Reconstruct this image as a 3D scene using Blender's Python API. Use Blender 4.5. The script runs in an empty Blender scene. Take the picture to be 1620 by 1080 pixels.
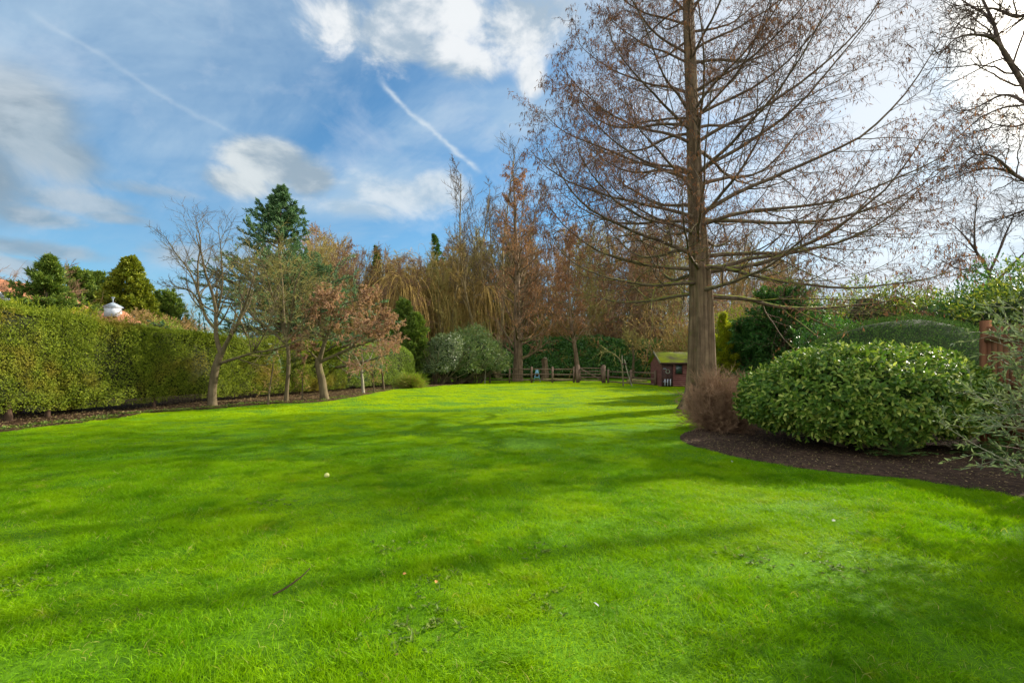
import bpy, math
import numpy as np
from mathutils import Vector

R = math.radians
# ------------------------------------------------------------------ camera, sky, sun, exposure
F, CX, CY, CAMZ = 760.0, 810.0, 573.0, 1.55       # focal length in px of the 1620 px photo, principal column, horizon row
scene = bpy.context.scene
cam_data = bpy.data.cameras.new("camera"); cam = bpy.data.objects.new("camera", cam_data)
scene.collection.objects.link(cam); scene.camera = cam
cam.location = (0, 0, CAMZ); cam.rotation_euler = (R(90), 0, 0)
cam_data.sensor_width = 36; cam_data.lens = F / 1620 * 36; cam_data.shift_y = (CY - 540) / 1620
cam_data.clip_start = 0.05; cam_data.clip_end = 3000
scene.view_settings.view_transform = 'Standard'; scene.view_settings.look = 'None'
scene.view_settings.exposure = 1.0; scene.view_settings.gamma = 1.0
scene.view_settings.use_curve_mapping = False
scene.render.resolution_x = 1024; scene.render.resolution_y = 682
try:
    scene.cycles.max_bounces = 6; scene.cycles.diffuse_bounces = 3; scene.cycles.transmission_bounces = 4
    scene.cycles.glossy_bounces = 2; scene.cycles.transparent_max_bounces = 6
    scene.cycles.use_denoising = True
except Exception: pass

SUN_AZ, SUN_EL = R(60), R(26)
SUNV = Vector((math.sin(SUN_AZ) * math.cos(SUN_EL), math.cos(SUN_AZ) * math.cos(SUN_EL), math.sin(SUN_EL)))
sun_data = bpy.data.lights.new("sun", 'SUN'); sun = bpy.data.objects.new("sun", sun_data)
scene.collection.objects.link(sun)
sun_data.energy = 4.8; sun_data.angle = R(0.6); sun_data.color = (1.0, 0.92, 0.78)
sun.rotation_euler = SUNV.to_track_quat('Z', 'Y').to_euler(); sun.location = (20, 12, 20)

class NT:
    """tiny node helper: every call returns an output socket"""
    def __init__(s, tree): s.t = tree; tree.nodes.clear()
    def node(s, typ, ins=None, **props):
        n = s.t.nodes.new(typ)
        for k, v in props.items(): setattr(n, k, v)
        for k, v in (ins or {}).items(): s.put(n.inputs[k], v)
        return n
    def put(s, sock, v):
        if isinstance(v, bpy.types.NodeSocket): s.t.links.new(v, sock)
        elif v is not None:
            try: sock.default_value = v
            except Exception: sock.default_value = tuple(v) + (1.0,)
    def m(s, op, a, b=None, c=None, clamp=False):
        n = s.t.nodes.new('ShaderNodeMath'); n.operation = op; n.use_clamp = clamp
        for i, v in enumerate((a, b, c)):
            if v is not None: s.put(n.inputs[i], v)
        return n.outputs[0]
    def mix(s, f, a, b, blend='MIX'):
        n = s.t.nodes.new('ShaderNodeMix'); n.data_type = 'RGBA'; n.blend_type = blend
        s.put(n.inputs[0], f); s.put(n.inputs[6], a); s.put(n.inputs[7], b)
        return n.outputs[2]
    def smooth(s, v, lo, hi, to0=0.0, to1=1.0):
        n = s.node('ShaderNodeMapRange', {'Value': v, 'From Min': lo, 'From Max': hi, 'To Min': to0, 'To Max': to1}, interpolation_type='SMOOTHSTEP')
        return n.outputs[0]
    def noise(s, vec, scale, detail=4, rough=0.55, dist=0.0):
        return s.node('ShaderNodeTexNoise', {'Vector': vec, 'Scale': scale, 'Detail': detail, 'Roughness': rough, 'Distortion': dist}).outputs[0]
    def xyz(s, x, y, z=0.0): return s.node('ShaderNodeCombineXYZ', {0: x, 1: y, 2: z}).outputs[0]
    def sep(s, v): return s.node('ShaderNodeSeparateXYZ', {0: v}).outputs

def angles(px, py):
    a = math.atan((px - CX) / F); e = math.atan((CY - py) / F * math.cos(a)); return a, e

world = bpy.data.worlds.new("World"); scene.world = world; world.use_nodes = True
w = NT(world.node_tree)
tc = w.node('ShaderNodeTexCoord').outputs['Generated']
dx, dy, dz = w.sep(w.node('ShaderNodeVectorMath', {0: tc}, operation='NORMALIZE').outputs[0])
sky = w.node('ShaderNodeTexSky', sky_type='NISHITA', sun_disc=False, sun_elevation=SUN_EL, sun_rotation=SUN_AZ,
             air_density=1.0, dust_density=0.6, ozone_density=2.5, altitude=50).outputs[0]
az = w.m('ARCTAN2', dx, dy); el = w.m('ARCSINE', dz)
zz = w.m('ADD', w.m('MAXIMUM', dz, 0.0), 0.10)
pu, pv = w.m('DIVIDE', dx, zz), w.m('DIVIDE', dy, zz)
ca, sa = math.cos(R(38)), math.sin(R(38))
ru = w.m('ADD', w.m('MULTIPLY', pu, ca), w.m('MULTIPLY', pv, -sa)); rv = w.m('ADD', w.m('MULTIPLY', pu, sa), w.m('MULTIPLY', pv, ca))
cir = w.noise(w.xyz(w.m('MULTIPLY', ru, 0.42), w.m('MULTIPLY', rv, 1.0), 3.1), 1.1, 7, 0.62, 0.5)
cir2 = w.noise(w.xyz(w.m('MULTIPLY', pu, 0.30), w.m('MULTIPLY', pv, 0.9), 7.7), 1.2, 5, 0.55, 0.3)
cirrus = w.m('MULTIPLY', w.smooth(cir, 0.40, 0.66), w.smooth(cir2, 0.34, 0.60, 0.15, 1.0))
skyc = w.mix(1.0, sky, (0.100, 0.158, 0.176, 1), 'MULTIPLY')
low = w.smooth(el, 0.0, 0.42, 1.0, 0.0)
skyc = w.mix(w.m('MULTIPLY', cirrus, 0.80), skyc, (0.46, 0.63, 0.80, 1))
skyc = w.mix(w.m('MULTIPLY', low, 0.28), skyc, (0.30, 0.50, 0.72, 1))
sv = w.xyz(w.m('MULTIPLY', az, 1.0), w.m('MULTIPLY', el, 1.55), 0.0)
fb = w.noise(sv, 5.5, 9, 0.60, 0.35)
fb_s = w.noise(w.xyz(w.m('ADD', az, 0.05), w.m('ADD', w.m('MULTIPLY', el, 1.55), 0.045), 0.0), 5.5, 6, 0.55, 0.35)
def blobs(lst):
    tot = None
    for px, py, rx, ry, amp in lst:
        a, e = angles(px, py)
        sa_ = rx / F * math.cos(a) ** 2; se_ = ry / F * math.cos(a)
        qa = w.m('POWER', w.m('DIVIDE', w.m('SUBTRACT', az, a), sa_), 2.0); qe = w.m('POWER', w.m('DIVIDE', w.m('SUBTRACT', el, e), se_), 2.0)
        g = w.m('MULTIPLY', w.m('EXPONENT', w.m('MULTIPLY', w.m('ADD', qa, qe), -1.0)), amp)
        tot = g if tot is None else w.m('MAXIMUM', tot, g)
    return tot
def cloud(lst, col_lit, col_dark, lo, hi, opac, noise_amp=1.25):
    global skyc
    d = w.smooth(w.m('ADD', blobs(lst), w.m('MULTIPLY', w.m('SUBTRACT', fb, 0.5), noise_amp)), lo, hi)
    lit = w.smooth(w.m('SUBTRACT', fb, fb_s), -0.13, 0.12)
    skyc = w.mix(w.m('MULTIPLY', d, opac), skyc, w.mix(lit, col_dark, col_lit))
cloud([(40, 200, 150, 95, .85), (-60, 270, 170, 120, .85), (110, 250, 90, 55, .8)], (.40, .50, .58, 1), (.27, .36, .44, 1), .28, .80, .92, 0.8)
cloud([(150, 325, 150, 24, .72), (60, 345, 140, 22, .65), (60, 395, 180, 22, .8), (300, 400, 150, 30, .6), (190, 345, 90, 18, .75), (20, 420, 160, 20, .8), (230, 300, 130, 18, .6)], (.42, .53, .63, 1), (.27, .38, .48, 1), .32, .72, .85)
cloud([(430, 258, 95, 44, 1.15), (385, 290, 95, 34, .9), (485, 285, 62, 36, 1.0)], (.72, .78, .80, 1), (.34, .44, .53, 1), .40, .82, .95)
cloud([(640, 310, 170, 40, .72), (700, 300, 70, 34, .9), (560, 330, 150, 26, .7)], (.72, .80, .86, 1), (.45, .58, .70, 1), .36, .80, .85)
cloud([(540, 30, 95, 62, .85), (620, 62, 110, 52, .95), (720, 92, 100, 38, .95), (800, 30, 150, 62, .95), (690, 10, 200, 45, .9), (842, 120, 34, 52, .8)], (.90, .93, .95, 1), (.42, .53, .64, 1), .38, .78, .97, 1.5)
def contrail(p0, p1, wdt, opac):
    global skyc
    (a0, e0), (a1, e1) = angles(*p0), angles(*p1)
    ux, uy = a1 - a0, e1 - e0; L = math.hypot(ux, uy); ux, uy = ux / L, uy / L
    qa, qe = w.m('SUBTRACT', az, a0), w.m('SUBTRACT', el, e0)
    t = w.m('DIVIDE', w.m('ADD', w.m('MULTIPLY', qa, ux), w.m('MULTIPLY', qe, uy)), L)
    n = w.m('SUBTRACT', w.m('MULTIPLY', qa, -uy), w.m('MULTIPLY', qe, -ux))
    n = w.m('ADD', n, w.m('MULTIPLY', w.m('SUBTRACT', w.noise(sv, 9, 4), 0.5), 0.035))
    g = w.m('EXPONENT', w.m('MULTIPLY', w.m('POWER', w.m('DIVIDE', n, wdt), 2.0), -1.0))
    f = w.m('MULTIPLY', w.m('MULTIPLY', g, w.m('MULTIPLY', w.smooth(t, -.05, .12), w.smooth(t, .9, 1.08, 1, 0))), w.smooth(w.noise(sv, 30, 4), .25, .6, .4, 1))
    skyc = w.mix(w.m('MULTIPLY', f, opac), skyc, (.75, .84, .90, 1))
contrail((600, 128), (757, 268), 0.0042, 0.62)
contrail((30, 5), (372, 212), 0.0045, 0.18)
# bright, thinly veiled sky towards the sun
sd = w.m('ADD', w.m('ADD', w.m('MULTIPLY', dx, SUNV.x), w.m('MULTIPLY', dy, SUNV.y)), w.m('MULTIPLY', dz, SUNV.z))
veil = w.m('ADD', w.smooth(sd, 0.62, 0.95), w.m('MULTIPLY', w.m('SUBTRACT', fb, 0.5), 1.3), clamp=True)
skyc = w.mix(w.m('MULTIPLY', veil, 0.86), skyc, (.93, .955, .985, 1))
streak = w.noise(w.xyz(w.m('MULTIPLY', az, 2.0), w.m('MULTIPLY', el, 16.0), 1.0), 1.6, 5, .6)
skyc = w.mix(w.m('MULTIPLY', w.m('MULTIPLY', w.smooth(streak, .42, .60), w.smooth(el, .10, .24, 1, 0)), w.smooth(az, .35, .6, 0, .6)), skyc, (.42, .54, .68, 1))
skyc = w.mix(w.smooth(sd, 0.955, 1.0), skyc, (9.0, 8.2, 6.8, 1))   # glow round the sun, outside the frame, added to lift the fill light
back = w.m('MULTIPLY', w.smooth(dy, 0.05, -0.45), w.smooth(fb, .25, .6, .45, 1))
skyc = w.mix(back, skyc, (1.75, 1.78, 1.80, 1))   # unseen bright cloud, added behind the camera as fill light
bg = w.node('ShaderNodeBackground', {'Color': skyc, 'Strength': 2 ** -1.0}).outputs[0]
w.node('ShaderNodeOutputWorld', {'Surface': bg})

# ------------------------------------------------------------------ helpers
def W(px, py, D): return np.array(((px - CX) / F * D, D, CAMZ + (CY - py) / F * D))
def G(px, py, z=0.0):
    D = F * (CAMZ - z) / (py - CY); return np.array(((px - CX) / F * D, D, z))
def norm(v): return v / np.maximum(np.linalg.norm(v, axis=-1, keepdims=True), 1e-9)
def sn(p, freq, seed, n=7):
    """smooth pseudo-noise about -1..1 at points p (...,3)"""
    r = np.random.default_rng(seed); out = 0
    for i in range(n):
        k = r.normal(size=3); k = k / np.linalg.norm(k) * freq * r.uniform(.6, 1.7)
        out = out + np.sin(p @ k + r.uniform(0, 6.28))
    return out / n * 1.6
def catmull(P, K):
    P = np.array(P, float); n = len(P); Q = np.vstack([2 * P[0] - P[1], P, 2 * P[-1] - P[-2]])
    out = []
    for t in np.linspace(0, n - 1 - 1e-6, K):
        i = int(t); f = t - i; a, b, c, d = Q[i], Q[i + 1], Q[i + 2], Q[i + 3]
        out.append(.5 * (2 * b + (c - a) * f + (2 * a - 5 * b + 4 * c - d) * f * f + (3 * b - a - 3 * c + d) * f ** 3))
    return np.array(out)

class Geo:
    def __init__(s): s.v = []; s.f3 = []; s.f4 = []; s.n = 0; s.smooth = False
    def add(s, V, f3=None, f4=None):
        V = np.asarray(V, float).reshape(-1, 3)
        if f3 is not None: s.f3.append(np.asarray(f3, np.int64).reshape(-1, 3) + s.n)
        if f4 is not None: s.f4.append(np.asarray(f4, np.int64).reshape(-1, 4) + s.n)
        s.v.append(V); s.n += len(V); return s
    def tubes(s, P, Rr, S=4, cap=False):
        """P (N,K,3) paths, Rr (N,K) radii or (N,K,S)"""
        P = np.asarray(P, float); N, K, _ = P.shape
        T = np.empty_like(P); T[:, 1:-1] = P[:, 2:] - P[:, :-2]; T[:, 0] = P[:, 1] - P[:, 0]; T[:, -1] = P[:, -1] - P[:, -2]; T = norm(T)
        m = norm(P[:, -1] - P[:, 0]); ref = np.where(np.abs(m[:, 2:3]) < .7, [[0, 0, 1.]], [[1., 0, 0]])[:, None, :]
        A = norm(np.cross(T, ref)); B = np.cross(A, T)
        th = np.arange(S) / S * 2 * np.pi; c, q = np.cos(th), np.sin(th)
        Rr = np.asarray(Rr, float); Rr = Rr[..., None] * np.ones(S) if Rr.ndim == 2 else Rr
        V = P[:, :, None, :] + Rr[..., None] * (A[:, :, None, :] * c[None, None, :, None] + B[:, :, None, :] * q[None, None, :, None])
        base = (np.arange(N) * K * S)[:, None, None] + (np.arange(K - 1) * S)[None, :, None]
        j = np.arange(S)[None, None, :]; j2 = (j + 1) % S
        f = np.stack([base + j, base + j2, base + S + j2, base + S + j], -1)
        s.add(V, f4=f.reshape(-1, 4))
        return s
    def box(s, c, size, rz=0.0, taper=1.0):
        c = np.array(c, float); h = np.array(size, float) / 2
        V = np.array([[x * (taper if z > 0 else 1), y * (taper if z > 0 else 1), z] for z in (-1, 1) for y in (-1, 1) for x in (-1, 1)]) * h
        ca_, sa_ = math.cos(rz), math.sin(rz)
        V = np.stack([V[:, 0] * ca_ - V[:, 1] * sa_, V[:, 0] * sa_ + V[:, 1] * ca_, V[:, 2]], 1) + c
        s.add(V, f4=[[0, 2, 3, 1], [4, 5, 7, 6], [0, 1, 5, 4], [2, 6, 7, 3], [0, 4, 6, 2], [1, 3, 7, 5]]); return s
    def beam(s, a, b, wd, ht):
        """rectangular bar from a to b"""
        a = np.array(a, float); b = np.array(b, float); d = norm(b - a)
        up = np.array([0, 0, 1.]) if abs(d[2]) < .9 else np.array([0, 1., 0]); x = norm(np.cross(d, up)); y = np.cross(x, d)
        V = [p + i * x * wd / 2 + j * y * ht / 2 for p in (a, b) for j in (-1, 1) for i in (-1, 1)]
        s.add(V, f4=[[0, 1, 3, 2], [4, 6, 7, 5], [0, 4, 5, 1], [2, 3, 7, 6], [0, 2, 6, 4], [1, 5, 7, 3]]); return s
    def leaves(s, P, d, n, L, Wd, fold=.25, shape=4):
        """P base points, d leaf axis, n leaf normal, L length, Wd width arrays"""
        L = np.broadcast_to(L, len(P))[:, None]; Wd = np.broadcast_to(Wd, len(P))[:, None]
        d = norm(d); x = norm(np.cross(d, n)); up = np.cross(x, d)
        N = len(P); i = np.arange(N)[:, None]
        if shape == 3:   # needle: a single slim triangle
            V = np.stack([P - x * Wd / 2, P + x * Wd / 2, P + d * L], 1); s.add(V, f3=(i * 3 + [[0, 1, 2]]))
        elif shape == 4:
            V = np.stack([P, P + d * L * .45 + x * Wd / 2 + up * Wd * fold, P + d * L, P + d * L * .45 - x * Wd / 2 + up * Wd * fold], 1)
            s.add(V, f3=np.concatenate([i * 4 + [[0, 1, 2]], i * 4 + [[0, 2, 3]]]))
        else:            # 7-point leaf with a midrib and a drooping tip
            mid = P + d * L * .5 - up * L * .0; tip = P + d * L - up * L * .16
            V = np.stack([P, P + d * L * .28 + x * Wd * .42 + up * Wd * fold, P + d * L * .68 + x * Wd * .40 + up * (Wd * fold - L * .05), tip,
                          P + d * L * .68 - x * Wd * .40 + up * (Wd * fold - L * .05), P + d * L * .28 - x * Wd * .42 + up * Wd * fold, mid], 1)
            s.add(V, f3=np.concatenate([i * 7 + [[0, 1, 6]], i * 7 + [[1, 2, 6]], i * 7 + [[2, 3, 6]], i * 7 + [[3, 4, 6]], i * 7 + [[4, 5, 6]], i * 7 + [[5, 0, 6]]]))
        return s
    def mesh(s, name, mat, smooth=False):
        me = bpy.data.meshes.new(name)
        V = np.concatenate(s.v) if s.v else np.zeros((0, 3))
        f3 = np.concatenate(s.f3) if s.f3 else np.zeros((0, 3), np.int64); f4 = np.concatenate(s.f4) if s.f4 else np.zeros((0, 4), np.int64)
        me.vertices.add(len(V)); me.vertices.foreach_set('co', V.astype(np.float32).ravel())
        me.loops.add(f3.size + f4.size); me.loops.foreach_set('vertex_index', np.concatenate([f3.ravel(), f4.ravel()]).astype(np.int32))
        npoly = len(f3) + len(f4); me.polygons.add(npoly)
        me.polygons.foreach_set('loop_start', np.concatenate([np.arange(len(f3)) * 3, f3.size + np.arange(len(f4)) * 4]).astype(np.int32))
        if smooth: me.polygons.foreach_set('use_smooth', np.ones(npoly, bool))
        me.update(calc_edges=True)
        if mat: me.materials.append(mat)
        return me

COL = scene.collection
def obj(name, geo, mat, parent=None, loc=(0, 0, 0), smooth=False, rz=0.0):
    o = bpy.data.objects.new(name, geo.mesh(name, mat, smooth) if isinstance(geo, Geo) else geo)
    COL.objects.link(o); o.location = loc; o.rotation_euler = (0, 0, rz)
    if parent: o.parent = parent
    return o
def tag(o, label=None, cat=None, group=None, kind=None):
    if label: o['label'] = label
    if cat: o['category'] = cat
    if group: o['group'] = group
    if kind: o['kind'] = kind
    return o
def thing(name, label, cat, loc=(0, 0, 0), rz=0.0, group=None):
    o = bpy.data.objects.new(name, None); COL.objects.link(o); o.location = loc; o.rotation_euler = (0, 0, rz); o.empty_display_size = .2
    return tag(o, label, cat, group)
def dup(root, loc, rz=0.0, scale=1.0, label=None, group=None):
    r = root.copy(); COL.objects.link(r); r.location = loc; r.rotation_euler = (0, 0, rz)
    r.scale = (scale, scale, scale) if not hasattr(scale, '__len__') else scale
    if label: r['label'] = label
    if group: r['group'] = group
    for ch in root.children:
        c = ch.copy(); COL.objects.link(c); c.parent = r
        for g in ch.children: d = g.copy(); COL.objects.link(d); d.parent = c
    return r

# ------------------------------------------------------------------ materials
def new_mat(name):
    m = bpy.data.materials.new(name); m.use_nodes = True; return m, NT(m.node_tree)
def leaf_mat(name, cols, trans=.35, rough=.55, patch=None, patch_scale=.6, spec=.2, patch_lo=.5, patch_hi=.7):
    """cols: list of base colours picked per leaf; patch: a colour that takes over in broad patches"""
    m, t = new_mat(name); g = t.node('ShaderNodeNewGeometry')
    ramp = t.node('ShaderNodeValToRGB', {0: g.outputs['Random Per Island']}); e = ramp.color_ramp.elements
    while len(e) < len(cols): e.new(.5)
    for i, c in enumerate(cols): e[i].position = i / max(1, len(cols) - 1); e[i].color = (*c, 1)
    c = ramp.outputs[0]
    if patch:
        f = t.smooth(t.noise(g.outputs['Position'], patch_scale, 3), patch_lo, patch_hi); c = t.mix(f, c, (*patch, 1))
    p = t.node('ShaderNodeBsdfPrincipled', {'Base Color': c, 'Roughness': rough, 'Specular IOR Level': spec})
    tr = t.node('ShaderNodeBsdfTranslucent', {'Color': t.mix(.5, c, t.mix(1.0, c, (1.6, 1.7, .6, 1), 'MULTIPLY'))})
    s = t.node('ShaderNodeMixShader', {0: trans, 1: p.outputs[0], 2: tr.outputs[0]})
    t.node('ShaderNodeOutputMaterial', {0: s.outputs[0]}); return m
def bark_mat(name, c1, c2, scale=6, moss=0.0, mosscol=(.16, .20, .02), bump=.4, zs=.18, moss_top=9.0):
    m, t = new_mat(name); g = t.node('ShaderNodeNewGeometry'); tcn = t.node('ShaderNodeTexCoord').outputs['Object']
    v = t.node('ShaderNodeMapping', {0: tcn, 'Scale': (1, 1, zs)}).outputs[0]
    n1 = t.noise(v, scale, 6, .65, .4); n2 = t.noise(tcn, scale * .3, 3)
    c = t.mix(t.smooth(n1, .3, .7), (*c1, 1), (*c2, 1)); c = t.mix(t.smooth(n2, .35, .7, 0, .5), c, (*[x * .6 for x in c1], 1))
    if moss > 0:
        nz = t.sep(g.outputs['Normal'])[2]; pz = t.sep(g.outputs['Position'])[2]
        f = t.m('MULTIPLY', t.smooth(t.m('ADD', nz, t.m('MULTIPLY', t.m('SUBTRACT', t.noise(tcn, 3.0, 4), .5), 2.4)), .25, .85), moss)
        f = t.m('MULTIPLY', f, t.smooth(pz, moss_top * .45, moss_top, 1, .12)); c = t.mix(f, c, (*mosscol, 1))
    b = t.node('ShaderNodeBump', {'Strength': bump, 'Distance': .03, 'Height': n1}).outputs[0]
    p = t.node('ShaderNodeBsdfPrincipled', {'Base Color': c, 'Roughness': .9, 'Specular IOR Level': .15, 'Normal': b})
    t.node('ShaderNodeOutputMaterial', {0: p.outputs[0]}); return m
def plain_mat(name, c1, c2, scale=4, rough=.8, bump=.0, stretch=(1, 1, 1), metallic=0, spec=.3):
    m, t = new_mat(name); tcn = t.node('ShaderNodeTexCoord').outputs['Object']
    v = t.node('ShaderNodeMapping', {0: tcn, 'Scale': stretch}).outputs[0]; n = t.noise(v, scale, 6, .6)
    c = t.mix(t.smooth(n, .3, .7), (*c1, 1), (*c2, 1))
    ins = {'Base Color': c, 'Roughness': rough, 'Metallic': metallic, 'Specular IOR Level': spec}
    if bump: ins['Normal'] = t.node('ShaderNodeBump', {'Strength': bump, 'Distance': .02, 'Height': n}).outputs[0]
    t.node('ShaderNodeOutputMaterial', {0: t.node('ShaderNodeBsdfPrincipled', ins).outputs[0]}); return m

def grass_mat():
    m, t = new_mat('grass_blade'); g = t.node('ShaderNodeNewGeometry'); P = g.outputs['Position']
    flat = t.node('ShaderNodeMapping', {0: P, 'Scale': (1, 1, 0)}).outputs[0]
    rnd = g.outputs['Random Per Island']
    c = t.mix(rnd, (.075, .21, .001, 1), (.20, .40, .001, 1))
    big = t.smooth(t.noise(flat, .55, 4, .6), .38, .66); c = t.mix(t.m('MULTIPLY', big, .7), c, (.27, .43, .001, 1))
    deep = t.smooth(t.noise(flat, 1.9, 4, .6), .50, .66); c = t.mix(t.m('MULTIPLY', deep, .55), c, (.035, .14, .001, 1))
    yel = t.smooth(t.noise(flat, 2.3, 4, .6), .60, .72); c = t.mix(t.m('MULTIPLY', yel, .55), c, (.32, .38, .012, 1))
    dead = t.m('GREATER_THAN', t.m('ADD', rnd, t.m('MULTIPLY', t.noise(flat, 4.0, 2), .22)), 1.085); c = t.mix(dead, c, (.36, .34, .10, 1))
    far = t.smooth(t.sep(P)[1], 7, 20); c = t.mix(t.m('MULTIPLY', far, .6), c, (.38, .50, .001, 1))  # distant blades brightened: sunlight on the far lawn put into their colour
    p = t.node('ShaderNodeBsdfPrincipled', {'Base Color': c, 'Roughness': .55, 'Specular IOR Level': .08})
    tr = t.node('ShaderNodeBsdfTranslucent', {'Color': t.mix(1.0, c, (1.6, 1.45, .4, 1), 'MULTIPLY')})
    s = t.node('ShaderNodeMixShader', {0: .33, 1: p.outputs[0], 2: tr.outputs[0]})
    t.node('ShaderNodeOutputMaterial', {0: s.outputs[0]}); return m
def soil_mat(name, a, b, c3, scale=9):
    m, t = new_mat(name); P = t.node('ShaderNodeNewGeometry').outputs['Position']
    n = t.noise(P, scale, 8, .7); n2 = t.noise(P, scale * 7, 4, .7); big = t.noise(P, .9, 3)
    c = t.mix(t.smooth(n, .35, .65), (*a, 1), (*b, 1)); c = t.mix(t.smooth(n2, .58, .7), c, (*c3, 1)); c = t.mix(t.smooth(big, .4, .7, 0, .5), c, (*a, 1))
    h = t.m('ADD', n, t.m('MULTIPLY', n2, .5)); bp = t.node('ShaderNodeBump', {'Strength': .8, 'Distance': .05, 'Height': h}).outputs[0]
    t.node('ShaderNodeOutputMaterial', {0: t.node('ShaderNodeBsdfPrincipled', {'Base Color': c, 'Roughness': .95, 'Specular IOR Level': .1, 'Normal': bp}).outputs[0]}); return m

M = {}
M['grass'] = grass_mat()
M['soil'] = soil_mat('dark_soil', (0.036, 0.023, 0.016), (0.110, 0.068, 0.043), (0.200, 0.133, 0.081))
M['litter_ground'] = soil_mat('leaf_litter_soil', (0.033, 0.018, 0.009), (0.075, 0.042, 0.021), (0.140, 0.084, 0.043))
M['bark_redwood'] = bark_mat('redwood_bark', (0.078, 0.052, 0.031), (0.276, 0.189, 0.111), 8, .75, (0.120, 0.126, 0.022), 1.0, .045, 9)
M['bark_branch'] = bark_mat('redwood_branch_bark', (.09, .062, .045), (.20, .14, .10), 7, .95, (.22, .25, .018), .4, .3, 7.5)
M['twig_redwood'] = bark_mat('redwood_twig', (.085, .05, .04), (.17, .095, .07), 5, 0)
M['rust'] = leaf_mat('rusty_needles', [(0.156, 0.069, 0.034), (0.276, 0.125, 0.060), (0.384, 0.188, 0.084)], .35, .8, spec=.1)
M['rust_dark'] = leaf_mat('dull_rusty_needles', [(.12, .055, .035), (.19, .088, .052), (.27, .13, .075)], .30, .8, spec=.05)
M['bark_grey'] = bark_mat('grey_bark', (0.086, 0.065, 0.035), (0.173, 0.134, 0.076), 8, .55, (0.115, 0.123, 0.014))
M['bark_olive'] = bark_mat('lichen_bark', (0.136, 0.111, 0.056), (0.281, 0.238, 0.120), 8, .75, (0.221, 0.230, 0.032), moss_top=14)
M['bark_dark'] = bark_mat('dark_bark', (0.100, 0.077, 0.047), (0.237, 0.182, 0.109), 6, .3, (0.182, 0.218, 0.047))
M['bark_wood'] = bark_mat('wood_bark', (0.155, 0.118, 0.056), (0.370, 0.284, 0.134), 5, .5, (0.201, 0.237, 0.034), moss_top=16)
M['bark_pale'] = bark_mat('pale_bark', (0.224, 0.192, 0.128), (0.384, 0.344, 0.247), 8, .3, (0.176, 0.192, 0.038))
M['twig_brown'] = bark_mat('brown_twig', (0.221, 0.149, 0.046), (0.424, 0.290, 0.084), 4, 0)
M['twig_red'] = bark_mat('reddish_twig', (0.193, 0.111, 0.063), (0.402, 0.253, 0.145), 4, 0)
M['twig_olive'] = bark_mat('olive_twig', (0.224, 0.186, 0.055), (0.421, 0.357, 0.101), 4, 0)
M['willow'] = bark_mat('willow_twig', (0.364, 0.240, 0.065), (0.624, 0.432, 0.130), 4, 0)
M['silhouette'] = bark_mat('dark_branch', (0.070, 0.048, 0.042), (0.170, 0.120, 0.093), 4, 0)
M['hedge'] = leaf_mat('conifer_hedge', [(0.084, 0.123, 0.011), (0.161, 0.212, 0.015), (0.261, 0.299, 0.022)], .30, .7, (0.231, 0.196, 0.023), .9, .15, .52, .72)
M['hedge_bright'] = leaf_mat('bright_hedge', [(0.105, 0.168, 0.014), (0.180, 0.266, 0.022), (0.255, 0.322, 0.036)], .3, .6)
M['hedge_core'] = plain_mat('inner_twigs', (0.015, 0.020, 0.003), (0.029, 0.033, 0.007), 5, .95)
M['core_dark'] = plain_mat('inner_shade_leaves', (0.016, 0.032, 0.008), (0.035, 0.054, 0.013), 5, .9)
M['yellowgreen'] = leaf_mat('golden_sprays', [(0.210, 0.252, 0.010), (0.336, 0.357, 0.015), (0.441, 0.441, 0.030)], .4, .6)
M['aucuba'] = leaf_mat('variegated_leaf', [(.045, .10, .012), (.075, .155, .018), (.12, .21, .025), (.20, .29, .035), (.42, .46, .10)], .28, .48, spec=.3)
M['laurel'] = leaf_mat('laurel_leaf', [(0.032, 0.103, 0.019), (0.063, 0.176, 0.030), (0.126, 0.264, 0.042)], .25, .32, spec=.45)
M['rhodo'] = leaf_mat('rhododendron_leaf', [(0.056, 0.097, 0.031), (0.102, 0.150, 0.049), (0.224, 0.264, 0.091)], .2, .4, spec=.4)
M['bamboo'] = leaf_mat('slender_leaf', [(0.072, 0.140, 0.036), (0.136, 0.210, 0.058), (0.288, 0.322, 0.117)], .35, .45, spec=.4)
M['yew'] = leaf_mat('yew_needles', [(0.036, 0.088, 0.019), (0.072, 0.146, 0.031), (0.129, 0.211, 0.044)], .15, .8, spec=.04)
M['dark_conifer'] = leaf_mat('dark_conifer_sprays', [(0.024, 0.087, 0.019), (0.052, 0.146, 0.029), (0.106, 0.218, 0.040)], .2, .6)
M['green_conifer'] = leaf_mat('green_conifer_sprays', [(0.059, 0.109, 0.020), (0.117, 0.181, 0.026), (0.194, 0.242, 0.036)], .25, .6)
M['blue_conifer'] = leaf_mat('blue_green_sprays', [(0.047, 0.101, 0.047), (0.091, 0.172, 0.078), (0.170, 0.269, 0.122)], .2, .6, spec=.2)
M['cypress'] = leaf_mat('cypress_sprays', [(0.086, 0.128, 0.012), (0.190, 0.225, 0.018), (0.293, 0.300, 0.024)], .2, .6)
M['mixed_green'] = leaf_mat('mixed_evergreen', [(0.045, 0.091, 0.017), (0.105, 0.168, 0.022), (0.225, 0.280, 0.033), (0.360, 0.364, 0.044)], .3, .4, (0.300, 0.119, 0.033), .8, .4, .62, .74)
M['pinkbuds'] = leaf_mat('pinkish_dry_leaves', [(0.231, 0.120, 0.072), (0.352, 0.204, 0.132), (0.462, 0.300, 0.209)], .35, .7, spec=.1)
M['brown_leaf'] = leaf_mat('brown_dry_leaves', [(0.202, 0.130, 0.055), (0.346, 0.223, 0.097), (0.475, 0.317, 0.145)], .35, .7, spec=.1)
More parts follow.
